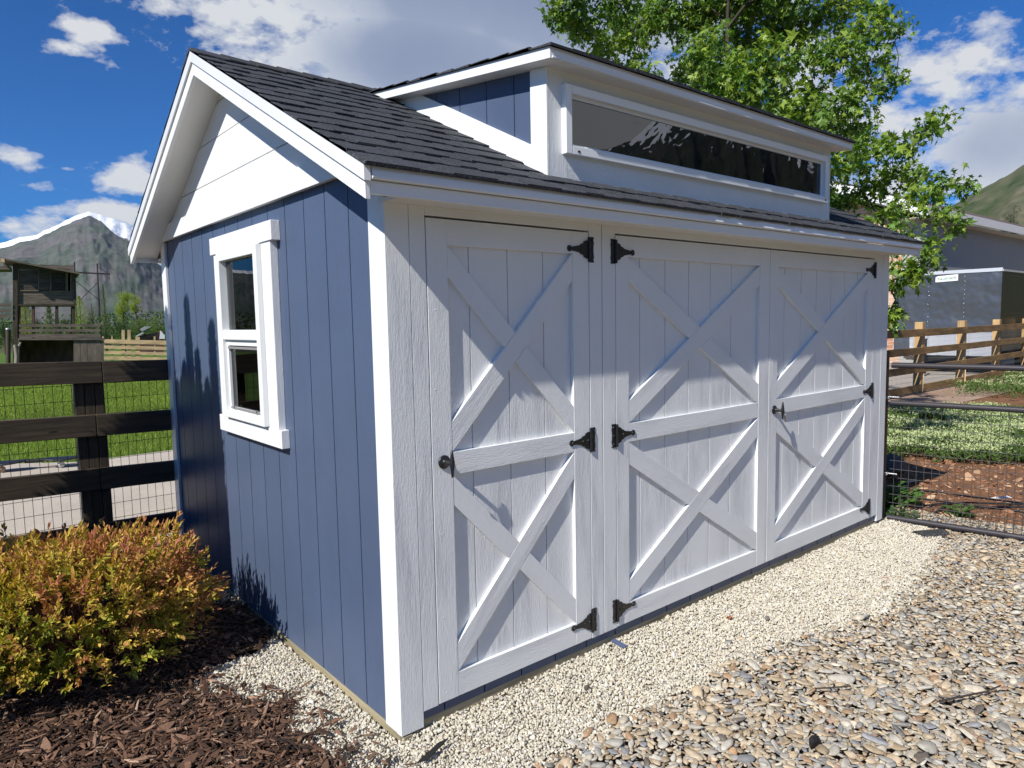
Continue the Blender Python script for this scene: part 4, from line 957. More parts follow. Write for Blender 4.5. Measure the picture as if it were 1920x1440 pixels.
for h in holes:
    for a, b, c, d_ in ((h[0] - .8, h[0] + 1.2, h[2] - 1, h[3] + 1), (h[1] - 1.2, h[1] + .8, h[2] - 1, h[3] + 1)): hbox(mb, a, b, c, d_, -.03, -.002)
    for c, d_ in ((h[2] - 1, h[2] + 1), (h[3] - 1, h[3] + 1)): hbox(mb, h[0] + 1.3, h[1] - 1.3, c, d_, -.03, -.002, U_)
mb.build('window_frame', raw_wood('tan_frame', (.16, .12, .08), (.28, .21, .14)), ph)
mb = MB()
for h in holes[:2]:
    x = h[0] + 2
    while x < h[1] - 1: mb.tube([hp(x, h[3], -.01), hp(x, h[2], -.01)], .003, 3, False); x += 3
    y = h[2] + 2
    while y < h[3] - 1: mb.tube([hp(h[0], y, -.01), hp(h[1], y, -.01)], .003, 3, False); y += 3
mb.build('window_mesh', WIREM, ph)
mb = MB(); mb.prism([hp(4, 489, -.5), hp(148, 515.5, -.5), hp(148, 513, -.5), hp(4, 485.5, -.5)], Q_ * 2.5, U_); mb.prism([hp(4, 495, 1.0), hp(3, 489.5, 1.0), hp(14, 491, 1.0), hp(14, 499, 1.0)], Q_ * .2, U_); mb.build('roof', raw_wood('tan_roof_board', (.10, .085, .065), (.24, .19, .14)), ph)
mb = MB(); mb.prism([hp(3, 493.5, -.51), hp(10, 494.5, -.51), hp(10, 487.3, -.51), hp(3, 486, -.51)], Q_ * .4, U_); mb.build('rafter_end', PALE, ph)
for x, w in ((34, 5), (62, 5.5), (107, 5.5), (138, 6)):
    mb = MB(); hbox(mb, x - w / 2, x + w / 2, 573.3, 638, .0, .09); mb.build('stilt', DARKWOOD if x != 62 else raw_wood('reddish_post', (.09, .045, .03), (.16, .09, .06)), ph, .004)
    mb = MB(); hbox(mb, x - w / 2, x + w / 2, 573.3, 638, 1.4, 1.49); mb.build('stilt', DARKWOOD, ph, .004)
for x0, x1, y0, y1 in ((18, 33, 495, 690), (130, 142, 512, 573)):
    mb = MB(); hbox(mb, x0 + (6 if x0 == 18 else 8), x1, y0, y1, -.06 if x0 == 18 else -.04, .0 if x0 == 18 else -.005); mb.build('corner_post', DARKWOOD, ph, .004)
mb = MB()
for y0, y1 in ((608, 613), (617, 622), (626, 633)): hbox(mb, 36, 188, y0, y1, -.25, -.21, U_); 
for x in (60, 110, 150, 186): hbox(mb, x, x + 4, 606, 636, -.205, -.15)
mb.build('deck_railing', GREYWOOD, ph, 0, True)
mb = MB(); hbox(mb, 34, 196, 634, 637.5, -.3, 2.0, U_); mb.build('deck', GREYWOOD, ph)
mb = MB()
for x0, x1 in ((137.5, 150), (150.6, 163), (163.6, 194)): hbox(mb, x0, x1, 637.8, 706, -.25, -.22)
hbox(mb, 34, 190, 637.8, 706, 1.8, 1.83); hbox(mb, 34, 36, 637.8, 706, -.2, 1.79); mb.build('base_wall', GREYWOOD, ph, 0, True)
mb = MB()
for y0 in (567, 577, 587): hbox(mb, -90, 21, y0 + 2, y0 + 8, -.1, -.06, U_)
for x in (-85, -40): hbox(mb, x, x + 6, 560, 700, -.05, .05)
hbox(mb, -90, 20, 500, 506, -.2, 1.2, U_); mb.build('side_deck_board', GREYWOOD, ph, 0, True)
# stump posts in front of it
sp = empty('weathered_stump', hp(32, 700, -1.5), 'pale forked dead branch post in front of the playhouse', 'stump')
mb = MB(); mb.tube([hp(33, 712, -1.5), hp(34, 665, -1.5), hp(31, 645, -1.5)], .085, 9, r2=.05); mb.build('stem', raw_wood('bleached_wood', (.25, .22, .18), (.4, .36, .3)), sp)
mb = MB(); mb.tube([hp(34, 655, -1.5), hp(41, 641, -1.4)], .045, 7, r2=.03); mb.build('fork', raw_wood('bleached_wood_b', (.25, .22, .18), (.4, .36, .3)), sp)
bo = empty('dark_post', hp(18, 700, -2), 'dark rounded timber post at the far left in front of the playhouse', 'post')
mb = MB(); mb.tube([hp(20, 712, -2), hp(20, 618, -2)], .07, 10); mb.build('post_shaft', DARKWOOD, bo)
mb = MB(); mb.lathe(hp(20, 618, -2), (0, 0, 1), [(.085, 0), (.085, .03), (.04, .06), (0, .065)], 12); mb.build('post_cap', GALV, bo)

# pale fence in the distance
fp, U_, Q_ = facing(250, 34.0)
pl = empty('pale_rail_fence', fp(250, 690), 'pale new pine fence of four horizontal boards beyond the lawn', 'fence')
for x, t, w in ((193, 631, 3), (210, 631, 3), (231, 618.5, 6), (242, 618.5, 6), (258, 632, 8), (290, 631, 3.2), (322, 631, 3.2), (354, 631, 3), (390, 631, 3), (426, 631, 3)):
    mb = MB(); mb.prism([fp(x - w / 2, 700), fp(x + w / 2, 700), fp(x + w / 2, t), fp(x - w / 2, t)], Q_ * .1); mb.build('post', PALE, pl, .004)
for y0, h in ((636, 7.5), (647.5, 6), (658, 5.5), (668, 6), (680, 6)):
    mb = MB(); mb.prism([fp(192, y0 + h, -.045), fp(460, y0 + h + 6, -.045), fp(460, y0 + 6, -.045), fp(192, y0, -.045)], Q_ * .04, U_); mb.build('rail', PALE, pl)
cb = empty('small_log_cabin', fp(285, 690, 9), 'small log outbuilding with grey pitched roof behind the pale fence', 'cabin')
mb = MB(); mb.prism([fp(262, 700, 9), fp(320, 700, 9), fp(320, 622, 9), fp(262, 636, 9)], Q_ * 3, U_); mb.build('wall', raw_wood('log_wall', (.08, .04, .03), (.16, .09, .07)), cb)
mb = MB(); mb.prism([fp(256, 637, 8.8), fp(270, 630, 8.8), fp(292, 615, 8.8), fp(294, 614, 8.8), fp(270, 627, 8.8), fp(257, 634, 8.8)], Q_ * 3.4, U_); mb.prism([fp(270, 623, 8.7), fp(292, 611.5, 8.7), fp(278, 611.5, 8.7), fp(266, 618.5, 8.7)], Q_ * 3.4, U_); mb.build('roof', smooth_paint('grey_roof_sheet', (.30, .31, .32), .5), cb)
mb = MB(); mb.prism([fp(310, 640, 8.7), fp(322, 640, 8.7), fp(322, 632, 8.7), fp(312, 621, 8.7)], Q_ * .5, U_); mb.build('dormer_end', smooth_paint('white_gable', (.7, .7, .7), .5), cb)

# power pylon
pp, U_, Q_ = facing(160, 200.0)
py_ = empty('power_pylon', pp(160, 622), 'dark wooden H-frame power pylon with cross bracing before the mountain', 'pylon')
DKP = smooth_paint('creosote_pole', (.035, .028, .025), .85)
for x0, x1, t in ((143.5, 139.5, 491), (188, 182, 494)):
    mb = MB(); mb.tube([pp(x0, 625), pp(x1, t)], .30, 8, r2=.17); mb.build('pole', DKP, py_)
mb = MB(); mb.beam(pp(110, 509), pp(206, 514), .42, .3); mb.build('cross_arm', DKP, py_)
mb = MB(); mb.beam(pp(142, 527), pp(186, 563), .18, .18); mb.beam(pp(184, 529), pp(143, 570), .18, .18, (0, 0, 1)); mb.beam(pp(140, 496), pp(122, 509), .12, .12); mb.beam(pp(182.5, 500), pp(203, 512), .12, .12); mb.build('brace', DKP, py_, 0, True)
for x in (122, 162.5, 204.5):
    mb = MB(); mb.lathe(pp(x, 513), (0, 0, -1), sum([[(.05, i * .32), (.16, i * .32 + .06), (.05, i * .32 + .12)] for i in range(6)], []), 8); mb.build('insulator', DKP, py_)

# ------------------------------------------------------------------ mountains
def terrain(name, prof, r0, r1, na, nr, mat, seed, spur=.16, snowf=None, falloff=1.0, back=1.25):
    azs = np.array([p[0] for p in prof]); els = np.array([p[1] for p in prof]); o = np.argsort(azs)
    A = np.radians(np.linspace(azs.min(), azs.max(), na)); T = np.linspace(0, back, nr)
    AA, TT = np.meshgrid(A, T, indexing='ij'); E_ = np.interp(np.degrees(A), azs[o], els[o])[:, None]
    E_ = E_ + (fbm(np.degrees(A) * 1.1, A * 0, 5, seed) - .5)[:, None] * .35
    Rr = r0 + (r1 - r0) * TT; H = r1 * np.tan(np.radians(np.maximum(E_, 0)))
    u = np.degrees(AA)
    sp = fbm(u * .45 + TT * .8 + 3, TT * 1.4 + u * .05, 6, seed + 5, True) - .45
    fine = fbm(u * 1.3, TT * 12, 5, seed + 9, True) - .5
    base = np.where(TT <= 1, TT ** falloff, 1 - (TT - 1) * 1.4)
    env = np.clip(TT, 0, 1) * (1.02 - np.clip(TT, 0, 1)) * 4 * .5
    h = H * (base + spur * env * sp * 2 + .03 * fine * np.clip(TT * 4, 0, 1) * (1 - np.clip(TT, 0, 1) ** 6))
    h = np.maximum(h, -1) + np.where(TT == 0, -1.0, 0)
    X = CAMP[0] + Rr * np.cos(AA); Y = CAMP[1] + Rr * np.sin(AA)
    v = np.stack([X, Y, h + CAMP[2]], -1).reshape(-1, 3); idx = np.arange(na * nr).reshape(na, nr)
    q = np.stack([idx[:-1, :-1].ravel(), idx[1:, :-1].ravel(), idx[1:, 1:].ravel(), idx[:-1, 1:].ravel()], 1)
    snow = snowf(u, TT, fine, sp) if snowf else np.zeros_like(TT)
    rel = np.clip(snow, 0, 1).reshape(-1)
    c = np.stack([rel, fbm(u * .8 + TT * 3, TT * 9, 5, seed + 21).ravel(), np.clip(sp + .5, 0, 1).ravel()], 1)
    o_ = np_mesh(name, v, q, mat, None, c, True, 4); return tag(o_, kind='structure')
def mountain_mat(name, c1, c2, c3, bs=60.0, snowc=(.85, .87, .92), bst=.6):
    m, nt, b = new_mat(name); a = nt.nodes.new('ShaderNodeAttribute'); a.attribute_name = 'Col'; sp = nt.nodes.new('ShaderNodeSeparateColor'); L(nt, a.outputs['Color'], sp.inputs[0])
    n = noise(nt, coords(nt, 'Object'), bs, 6, .65)
    c = ramp(nt, sp.outputs[1], [(.26, c1), (.5, c2), (.74, c3)])
    c = mixcol(nt, 1.0, c, ramp(nt, n, [(.38, (.78, .82, .78)), (.62, (1.18, 1.15, 1.15))]), 'MULTIPLY')
    sm = ramp(nt, math_(nt, 'ADD', sp.outputs[0], math_(nt, 'MULTIPLY', math_(nt, 'SUBTRACT', n, .5), .5)), [(.45, (0, 0, 0)), (.55, (1, 1, 1))])
    c = mixcol(nt, sm, c, snowc); L(nt, c, b.inputs['Base Color']); b.inputs['Roughness'].default_value = 1; b.inputs['Specular IOR Level'].default_value = .05
    bump(nt, b, n, bst, 12); return m
profL = [(60, 5.0), (66, 6.0), (72, 5.2), (75, 4.9), (76.3, 5.4), (77.7, 6.9), (79, 7.6), (79.9, 7.85), (80.6, 7.95), (81.1, 7.75), (81.9, 7.3), (82.66, 6.85), (83.9, 6.2), (85.67, 5.65), (88, 5.2), (93, 4.6), (100, 5.2), (110, 4)]
def snowL(u, T, fine, sp):
    line = np.interp(u, [70, 76, 77.7, 79.3, 80.4, 81.1, 83, 86, 95], [.76, .62, .62, .74, .94, .92, .89, .87, .87])
    return .5 + (T - line) * 12 + fine * 1.6
terrain('mountains', profL, 2600, 6200, 700, 160, mountain_mat('mountain_left', (.062, .084, .060), (.088, .100, .082), (.118, .110, .108), .010, (.85, .87, .92), .25), 3, .06, snowL, .95)
profR = [(-16, 9), (-8, 11), (-1, 12.8), (5, 12.2), (10, 10.9), (14.52, 9.25), (16.48, 8.23), (18.25, 7.3), (21, 6.0), (26, 4), (34, 2.2), (44, 1)]
terrain('hills', profR, 500, 1500, 380, 120, mountain_mat('hill_right', (.060, .080, .036), (.095, .105, .055), (.14, .128, .085), .035, bst=.3), 40, .09, None, 1.0)
profB = [(-115, 5), (-95, 7), (-75, 9.5), (-62, 11), (-52, 12.4), (-46, 13.2), (-42, 13.1), (-40.6, 13.5), (-39.3, 14.4), (-38, 15.5), (-36, 16.4), (-33, 17.5), (-30, 17), (-26, 16), (-20, 14), (-12, 11), (-4, 8), (2, 5)]
def snowB(u, T, fine, sp):
    line = np.interp(u, [-60, -41, -39.5, -38, -34, -30, -27, -20], [1.2, 1.2, .95, .86, .74, .66, .58, .55])
    return .50 + (T - line) * 3.8 + fine * 3.0 + sp * .6
terrain('mountain_range', profB, 1600, 5000, 900, 220, mountain_mat('mountain_back', (.014, .02, .012), (.025, .03, .02), (.04, .038, .03), .015, (.55, .57, .62)), 71, .10, snowB, 1.0)

# ------------------------------------------------------------------ foliage
LEAF = attr_mat('leaf', .42, translucent=.34, spec=.5)
LEAF_D = attr_mat('matt_leaf', .65, translucent=.25, spec=.2)
BARK = smooth_paint('bark', (.065, .048, .036), .9, bumps=1.0, var=.3)
def leaf_simple():      # pointed oval, folded along the midrib
    v = np.array([(0, 0, 0), (.3, .2, .05), (.62, .17, .05), (1, 0, -.04), (.62, -.17, .05), (.3, -.2, .05)]); f = np.array([[0, 3, 2], [0, 2, 1], [0, 4, 3], [0, 5, 4]]); return v, f
def leaf_maple():
    pts = []
    for a, r in ((-150, .30), (-118, .72), (-96, .34), (-62, .80), (-38, .40), (-14, .62), (0, 1.0), (14, .62), (38, .40), (62, .80), (96, .34), (118, .72), (150, .30)):
        t = math.radians(a); pts.append((r * math.cos(t) * .62 + .22, r * math.sin(t) * .58, -.22 * r * r * (.6 + .4 * math.cos(t))))
    v = np.array([(.15, 0, .03)] + pts); n = len(pts); f = np.array([[0, i + 1, (i + 1) % n + 1] for i in range(n)]); return v, f
def orient(dirs, droop=.0, roll=1.0):
    """matrices whose x axis follows dirs, with random roll"""
    n = len(dirs); d = dirs / np.linalg.norm(dirs, axis=1)[:, None]
    up = np.tile([0, 0, 1.0], (n, 1)) + RNG.normal(0, roll, (n, 3)); y = np.cross(up, d); y /= np.linalg.norm(y, axis=1)[:, None] + 1e-9; z = np.cross(d, y)
    return np.stack([d, y, z], 2)
def leaves(name, pos, dirs, size, col, shape, mat, parent, roll=.45):
    lv, lf_ = shape; n = len(pos); sc = np.repeat(size[:, None], 3, 1) * np.stack([RNG.uniform(.85, 1.15, n), RNG.uniform(.8, 1.15, n), RNG.uniform(.6, 1.6, n)], 1)
    v, f, k = scatter([lv], lf_, pos, sc, orient(dirs, roll=roll), np.zeros(n, int))
    return np_mesh(name, v, f, mat, parent, np.repeat(np.clip(col, .004, .95), k, 0))
def clumpy(c, r, n, shell=.55):
    d = RNG.normal(size=(n, 3)); d /= np.linalg.norm(d, axis=1)[:, None]; rr = shell + (1 - shell) * RNG.random(n) ** .6
    return np.array(c) + d * rr[:, None] * np.array(r), d

# golden spirea bush
bush = empty('golden_bush', (-.74, 1.45, 0), 'rounded golden yellow bush with orange tips on the bark mulch beside the blue wall', 'bush')
cs = []; bc = np.array([-.90, 1.49, .33]); br_ = np.array([.66, .54, .385])
mb = MB(); tips = []; tdir = []
for k in range(2200):
    d = RNG.normal(size=3); d[2] = d[2] * .9 + .25; d /= np.linalg.norm(d)
    if d[2] < -.45: continue
    d = d / (np.abs(d) ** 2.3).sum() ** (1 / 2.3)
    lump = .84 + .30 * vnoise(d[0] * 2.6 + 5, d[1] * 2.6 + d[2] * 2.1, 4) + RNG.normal(0, .045)
    p = bc + d * br_ * lump * (RNG.uniform(.50, 1.0) ** .5)
    p[2] = max(p[2], .05); 
    if p[0] > -.06: p[0] = -.06 - RNG.random() * .05
    tips.append(p); dd = d + RNG.normal(0, .3, 3) + np.array([0, 0, .38]); tdir.append(dd / np.linalg.norm(dd))
tips = np.array(tips); tdir = np.array(tdir)
for k in range(0, len(tips), 5):
    b0 = np.array([-.76 + RNG.normal(0, .10), 1.48 + RNG.normal(0, .10), .0]); mid = (b0 + tips[k]) / 2 + np.array([0, 0, .05]) + (tips[k] - b0) * np.array([.1, .1, -.1]); mb.tube([b0, mid, tips[k]], .0045, 4, False, r2=.0016)
mb.build('stem', smooth_paint('reddish_stem', (.12, .05, .03), .7), bush)
nl = 16; tp = np.repeat(tips, nl, 0); td = np.repeat(tdir, nl, 0); j = np.tile(np.linspace(0, 1, nl), len(tips))
ln = .10; pos = tp - td * (ln * (1 - j))[:, None]; rad = RNG.normal(size=(len(tp), 3)); rad -= td * (rad * td).sum(1)[:, None]; rad /= np.linalg.norm(rad, axis=1)[:, None]
dirs = rad * (1.15 - .75 * j)[:, None] + td * (.25 + .9 * j)[:, None]
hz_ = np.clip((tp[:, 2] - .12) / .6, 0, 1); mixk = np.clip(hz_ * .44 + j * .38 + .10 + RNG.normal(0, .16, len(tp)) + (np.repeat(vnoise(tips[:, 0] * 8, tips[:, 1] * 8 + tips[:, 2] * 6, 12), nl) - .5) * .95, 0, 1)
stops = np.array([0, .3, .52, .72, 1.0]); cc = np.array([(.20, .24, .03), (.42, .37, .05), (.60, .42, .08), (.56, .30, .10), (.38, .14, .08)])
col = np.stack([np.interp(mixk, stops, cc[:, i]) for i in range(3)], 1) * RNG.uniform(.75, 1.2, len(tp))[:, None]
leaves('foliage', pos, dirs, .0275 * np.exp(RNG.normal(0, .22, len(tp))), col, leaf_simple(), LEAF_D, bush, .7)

# maple behind the shed
mp_ = empty('maple_tree', (6.55, 2.75, 0), 'bright green maple tree with spreading branches behind the shed', 'tree')
base = V((6.55, 2.75, -.05)); top = V((6.68, 3.0, 5.2))
mb = MB(); mb.tube([base, V((6.58, 2.8, 1.2)), V((6.5, 2.85, 2.6)), V((6.65, 2.95, 4.2)), top], .12, 12, r2=.022); mb.build('trunk', BARK, mp_)
cl = []   # branch ends: pixel-sized hints turned into true places spread through the crown's depth
hint = [(1045, 25, 40, 8.6), (1085, 55, 50, 8.9), (1130, 95, 45, 9.3), (1180, 60, 60, 9.6), (1205, 130, 40, 9.0), (1240, 20, 40, 9.2), (1165, 10, 50, 8.7), (1075, -10, 55, 8.6), (1205, 160, 32, 8.8),
        (1290, 40, 60, 9.4), (1340, 100, 70, 8.4), (1400, 60, 80, 9.8), (1400, 160, 80, 8.2), (1330, 175, 60, 8.9), (1465, 120, 70, 7.8), (1440, 210, 70, 9.4), (1290, 130, 50, 9.8), (1500, 40, 80, 9.2), (1560, 100, 60, 8.2), (1380, -30, 90, 9.0), (1480, -40, 90, 8.4), (1580, 10, 60, 9.0), (1500, 200, 60, 7.7), (1350, 225, 50, 8.4), (1420, 265, 55, 9.2),
        (1630, 60, 45, 8.4), (1665, 30, 30, 8.6), (1690, 55, 24, 8.2), (1620, 130, 35, 8.8), (1665, 115, 26, 8.0), (1600, 185, 50, 8.0), (1560, 240, 60, 8.8), (1650, 165, 20, 8.3), (1680, 150, 16, 8.3),
        (1585, 300, 55, 8.2), (1640, 285, 48, 7.8), (1690, 275, 34, 8.1), (1735, 245, 28, 7.8), (1765, 225, 18, 7.7), (1660, 340, 45, 8.3), (1720, 330, 28, 7.8), (1600, 370, 42, 8.6), (1620, 240, 30, 8.9),
        (1770, 350, 30, 7.4), (1808, 345, 17, 7.3), (1745, 380, 24, 7.5), (1790, 425, 22, 7.4), (1770, 405, 16, 7.4), (1690, 385, 28, 7.9), (1650, 405, 30, 8.1), (1718, 360, 18, 7.6),
        (1735, 465, 24, 7.3), (1700, 430, 26, 7.5), (1750, 490, 18, 7.2), (1670, 465, 17, 7.6), (1690, 495, 16, 7.5), (1705, 520, 17, 7.5), (1680, 535, 12, 7.6), (1720, 510, 10, 7.5), (1668, 585, 9, 7.8), (1664, 600, 7, 7.8), (1540, 330, 40, 9), (1480, 290, 45, 9.4), (1530, 180, 40, 9.3), (1550, 400, 30, 8.9)]
for px_, py2, rpx, D in hint: cl.append((at_depth(px_, py2, D), rpx * D / FPX * .86))
# the rest of the crown, above the frame and on the far side
for k in range(20):
    a = RNG.uniform(0, 2 * math.pi); rr = RNG.uniform(.3, 2.0); z = RNG.uniform(5.7, 7.4); cl.append((np.array([6.8 + rr * math.cos(a) * (1 - (z - 4.9) / 4), 3.3 + rr * math.sin(a) * (1 - (z - 4.9) / 4), z]), RNG.uniform(.3, .5)))
for k in range(5):
    cl.append((np.array([RNG.uniform(6.6, 8.2), RNG.uniform(4.0, 5.0), RNG.uniform(3.0, 4.6)]), RNG.uniform(.3, .45)))
tk = [V((6.58, 2.8, 1.2)), V((6.52, 2.84, 2.0)), V((6.5, 2.85, 2.6)), V((6.58, 2.9, 3.4)), V((6.65, 2.95, 4.2)), top]
mb = MB(); P_ = []; Dd = []; Cc = []; Sz = []
cl.sort(key=lambda q: math.hypot(q[0][0] - 6.6, q[0][1] - 2.9) + .25 * abs(q[0][2] - 3.6)); nodes = [(t_, .030) for t_ in tk]; TR = V((6.6, 2.9, 3.2))
for c, r in cl:
    c = V(c); s0, rr0 = min(nodes, key=lambda q: (q[0] - c).length * 1.0 + max(0, q[0].z - c.z + .1) * 1.5 + .12 * (q[0] - TR).length)
    L_ = (c - s0).length; w_ = .10 * min(L_, 1.2)
    m1 = s0.lerp(c, .35) + V((random.uniform(-w_, w_), random.uniform(-w_, w_), w_)); m2 = s0.lerp(c, .7) + V((random.uniform(-w_, w_), random.uniform(-w_, w_), w_ * .8))
    r1 = rr0 * .72; mb.tube([s0, m1, m2, c], r1, 6, False, r2=max(.005, r1 * .6)); nodes.append((c, max(.007, r1 * .7)))
    nt_ = max(4, int(64 * (r / .4) ** 2 * 1.0)) if r > .12 else 6
    for q in range(nt_):       # twigs radiating from the cluster, leaves hanging in tufts
        d = RNG.normal(size=3); d /= np.linalg.norm(d); tip = np.array(c) + d * r * RNG.uniform(.35, 1.08) * np.array([1, 1, .85])
        if q % 3 == 0: mb.tube([c, V(tip)], .0035, 3, False, r2=.0015)
        m_ = RNG.integers(9, 16); P_.append(tip + RNG.normal(0, .052, (m_, 3))); dd = RNG.normal(size=(m_, 3)) * .8 + d * .55 + np.array([0, 0, -.55]); Dd.append(dd)
        base_c = np.array([.23, .32, .04]) if RNG.random() < .38 else (np.array([.125, .225, .03]) if RNG.random() < .7 else np.array([.065, .135, .024]))
        Cc.append(base_c * RNG.uniform(.75, 1.25, (m_, 1))); Sz.append(.105 * np.exp(RNG.normal(0, .22, m_)))
mb.build('branch', BARK, mp_)
P_ = np.concatenate(P_); Dd = np.concatenate(Dd); Cc = np.concatenate(Cc); Sz = np.concatenate(Sz); print('maple leaves', len(P_))
leaves('crown', P_, Dd, Sz * .82, Cc, leaf_maple(), LEAF, mp_, .8)

# slender upright shrub out on the left: its shadow lies on the blue wall
def spires(name, label, cat, spots, base, cols, leaf=.05, dens=900, grp=None):
    o = empty(name, (*base, 0), label, cat, grp); mb = MB(); P = []; D = []; C_ = []
    for (x, y, h, w) in spots:
        mb.tube([(base[0] + (x - base[0]) * .3, base[1] + (y - base[1]) * .3, 0), (x, y, h * .4), (x, y, h * .97)], .018, 6, r2=.004)
        n = int(dens * h); t = RNG.random(n) ** .85; rr = w * np.sin(np.clip((1 - t) * 2.2, 0, 1.57)) * (.35 + .65 * RNG.random(n)) + .012; a = RNG.uniform(0, 2 * np.pi, n)
        z = .12 + t * (h - .12); P.append(np.stack([x + rr * np.cos(a), y + rr * np.sin(a), z], 1)); D.append(np.stack([np.cos(a) * .5, np.sin(a) * .5, np.full(n, 1.0)], 1) + RNG.normal(0, .25, (n, 3)))
        C_.append(np.array(cols)[RNG.integers(0, len(cols), n)] * RNG.uniform(.7, 1.2, (n, 1)))
    mb.build('stem', BARK, o); P = np.concatenate(P); leaves('foliage', P, np.concatenate(D), np.full(len(P), leaf), np.concatenate(C_), leaf_simple(), LEAF_D, o, .6); return o
def caster(y, z, X=-1.62): t = (0.02 - X) / 5.3; t = (0.02 - X) / 4.15; return (X, y - 1.0 * t, z + 3.78 * t)
sps = []
for y, z, w in ((2.507, 1.70, .055), (2.93, 1.66, .05), (2.047, 1.47, .05), (2.354, 1.33, .055), (2.25, 1.10, .06), (2.72, 1.15, .09), (2.58, 1.0, .10), (2.42, .98, .10), (2.85, 1.12, .09), (2.16, .72, .06), (2.32, .8, .08), (1.97, .48, .04), (2.10, 1.05, .035), (2.03, .85, .03), (2.16, 1.25, .035), (1.95, .62, .03), (2.62, 1.38, .04), (2.25, .4, .09), (2.4, .6, .14), (2.6, .7, .14), (2.8, .6, .14), (2.95, .9, .1), (2.5, .2, .18), (2.75, .3, .16)):
    c = caster(y, z); sps.append((c[0] + random.uniform(-.12, .12), c[1] + .05, c[2] + .03, w * 1.75))
spires('columnar_shrub', 'tall slender upright shrub beside the fence left of the golden bush', 'shrub', sps, (-1.62, 2.1), [(.05, .10, .03), (.07, .13, .04)], .075, 3600)

# hosta-like plant at the left edge, weeds behind the gate
def broad_plant(name, c, r, n, size, cols, label, cat='plant'):
    o = empty(name, c, label, cat); mb = MB(); P = []; D = []
    for k in range(n):
        a = RNG.uniform(0, 2 * math.pi); rr = r * math.sqrt(RNG.random()); h = RNG.uniform(.3, 1.0) * r * .9 * (1.15 - rr / r * .5); p = np.array([c[0] + rr * math.cos(a), c[1] + rr * math.sin(a), c[2] + h])
        P.append(p); D.append(np.array([math.cos(a), math.sin(a), .35 + RNG.normal(0, .2)])); mb.tube([(c[0] + .2 * rr * math.cos(a), c[1] + .2 * rr * math.sin(a), c[2]), V(p)], .003, 4, False)
    mb.build('stalk', smooth_paint('green_stalk', (.08, .14, .04), .6), o); P = np.array(P); col = np.array(cols)[RNG.integers(0, len(cols), n)] * RNG.uniform(.75, 1.25, (n, 1))
    lv, lf_ = leaf_simple(); lv = lv * np.array([1, 1.7, 1]); leaves('leaf', P, np.array(D), size * RNG.uniform(.7, 1.2, n), col, (lv, lf_), LEAF_D, o, .35); return o
broad_plant('leafy_plant', (-1.06, 2.72, 0), .22, 60, .13, [(.06, .14, .025), (.09, .18, .03)], 'dark green broad-leaved plant at the left edge by the fence')
broad_plant('leafy_weed', (4.95, .25, -.02), .22, 130, .075, [(.07, .16, .03), (.10, .21, .04), (.06, .12, .03)], 'clump of leafy green weeds low behind the gate next to the shed', 'weed')
broad_plant('leafy_weed', (5.0, -.28, -.02), .10, 50, .06, [(.10, .16, .04), (.07, .13, .03)], 'small low weed under the bottom tube of the gate', 'weed')
broad_plant('leafy_weed', (6.0, -.72, -.02), .14, 80, .06, [(.10, .19, .04), (.07, .15, .03)], 'little green weed on the brown soil at the right edge behind the gate', 'weed')
broad_plant('leafy_weed', (4.50, -.02, 0), .12, 70, .05, [(.06, .12, .03), (.08, .15, .03)], 'small dark weed at the foot of the gate post', 'weed')

# pale flowering ground cover
def cover(name, poly, spacing, label, thick, flowers=.55, hh=.16):
    xs = [p[0] for p in poly]; ys = [p[1] for p in poly]; x, y = grid(min(xs), max(xs), min(ys), max(ys), spacing)
    wx, wy = warp(x * .5, y * .5, .18); k = in_poly(wx * 2, wy * 2, poly) & (fbm(x * 1.3, y * 1.3, 3, 60) > thick); x, y = x[k], y[k]; n0 = len(x); P = []; D = []; C_ = []; Sz = []
    mound = .25 + .75 * fbm(x * 1.8, y * 1.8, 3, 61)
    for q in range(9):
        P.append(np.stack([x + RNG.normal(0, spacing * .5, n0), y + RNG.normal(0, spacing * .5, n0), mound * hh * RNG.uniform(.2, 1.0, n0)], 1)); D.append(RNG.normal(size=(n0, 3)) * .8 + np.array([0, 0, .5])); C_.append(np.array([.085, .14, .035]) * RNG.uniform(.7, 1.4, (n0, 1))); Sz.append(np.full(n0, .055))
    fl = (RNG.random(n0) < flowers) & (fbm(x * 1.1, y * 1.1, 3, 66) > .42)
    for q in range(8):
        m_ = fl.sum(); P.append(np.stack([x[fl] + RNG.normal(0, .022, m_), y[fl] + RNG.normal(0, .022, m_), mound[fl] * hh + RNG.uniform(.0, .045, m_)], 1)); D.append(RNG.normal(size=(m_, 3)) + np.array([0, 0, .6])); C_.append(np.array([.52, .58, .30]) * RNG.uniform(.75, 1.2, (m_, 1))); Sz.append(np.full(m_, .032))
    P = np.concatenate(P); o = leaves(name, P, np.concatenate(D), np.concatenate(Sz), np.concatenate(C_), leaf_simple(), LEAF_D, None, .8); print(name, len(P)); return tag(o, label, 'ground cover', kind='stuff')
cover('ground_cover', [(6.9, 1.35), (6.95, .75), (7.5, .05), (8.0, -.6), (10.2, -1.0), (12.5, .3), (12, 1.6), (11.2, 2.5), (8.5, 2.4), (6.9, 1.8)], .062, 'pale yellow-green flowering ground cover behind the gate', .30, .75)
cover('ground_cover', [(13.2, 2.3), (15.5, 1.3), (19, .6), (28, .4), (30, 2.8), (20, 3.1), (15, 3.0)], .12, 'sparser green and pale ground cover nearer the pine fence', .42, .6, .25)

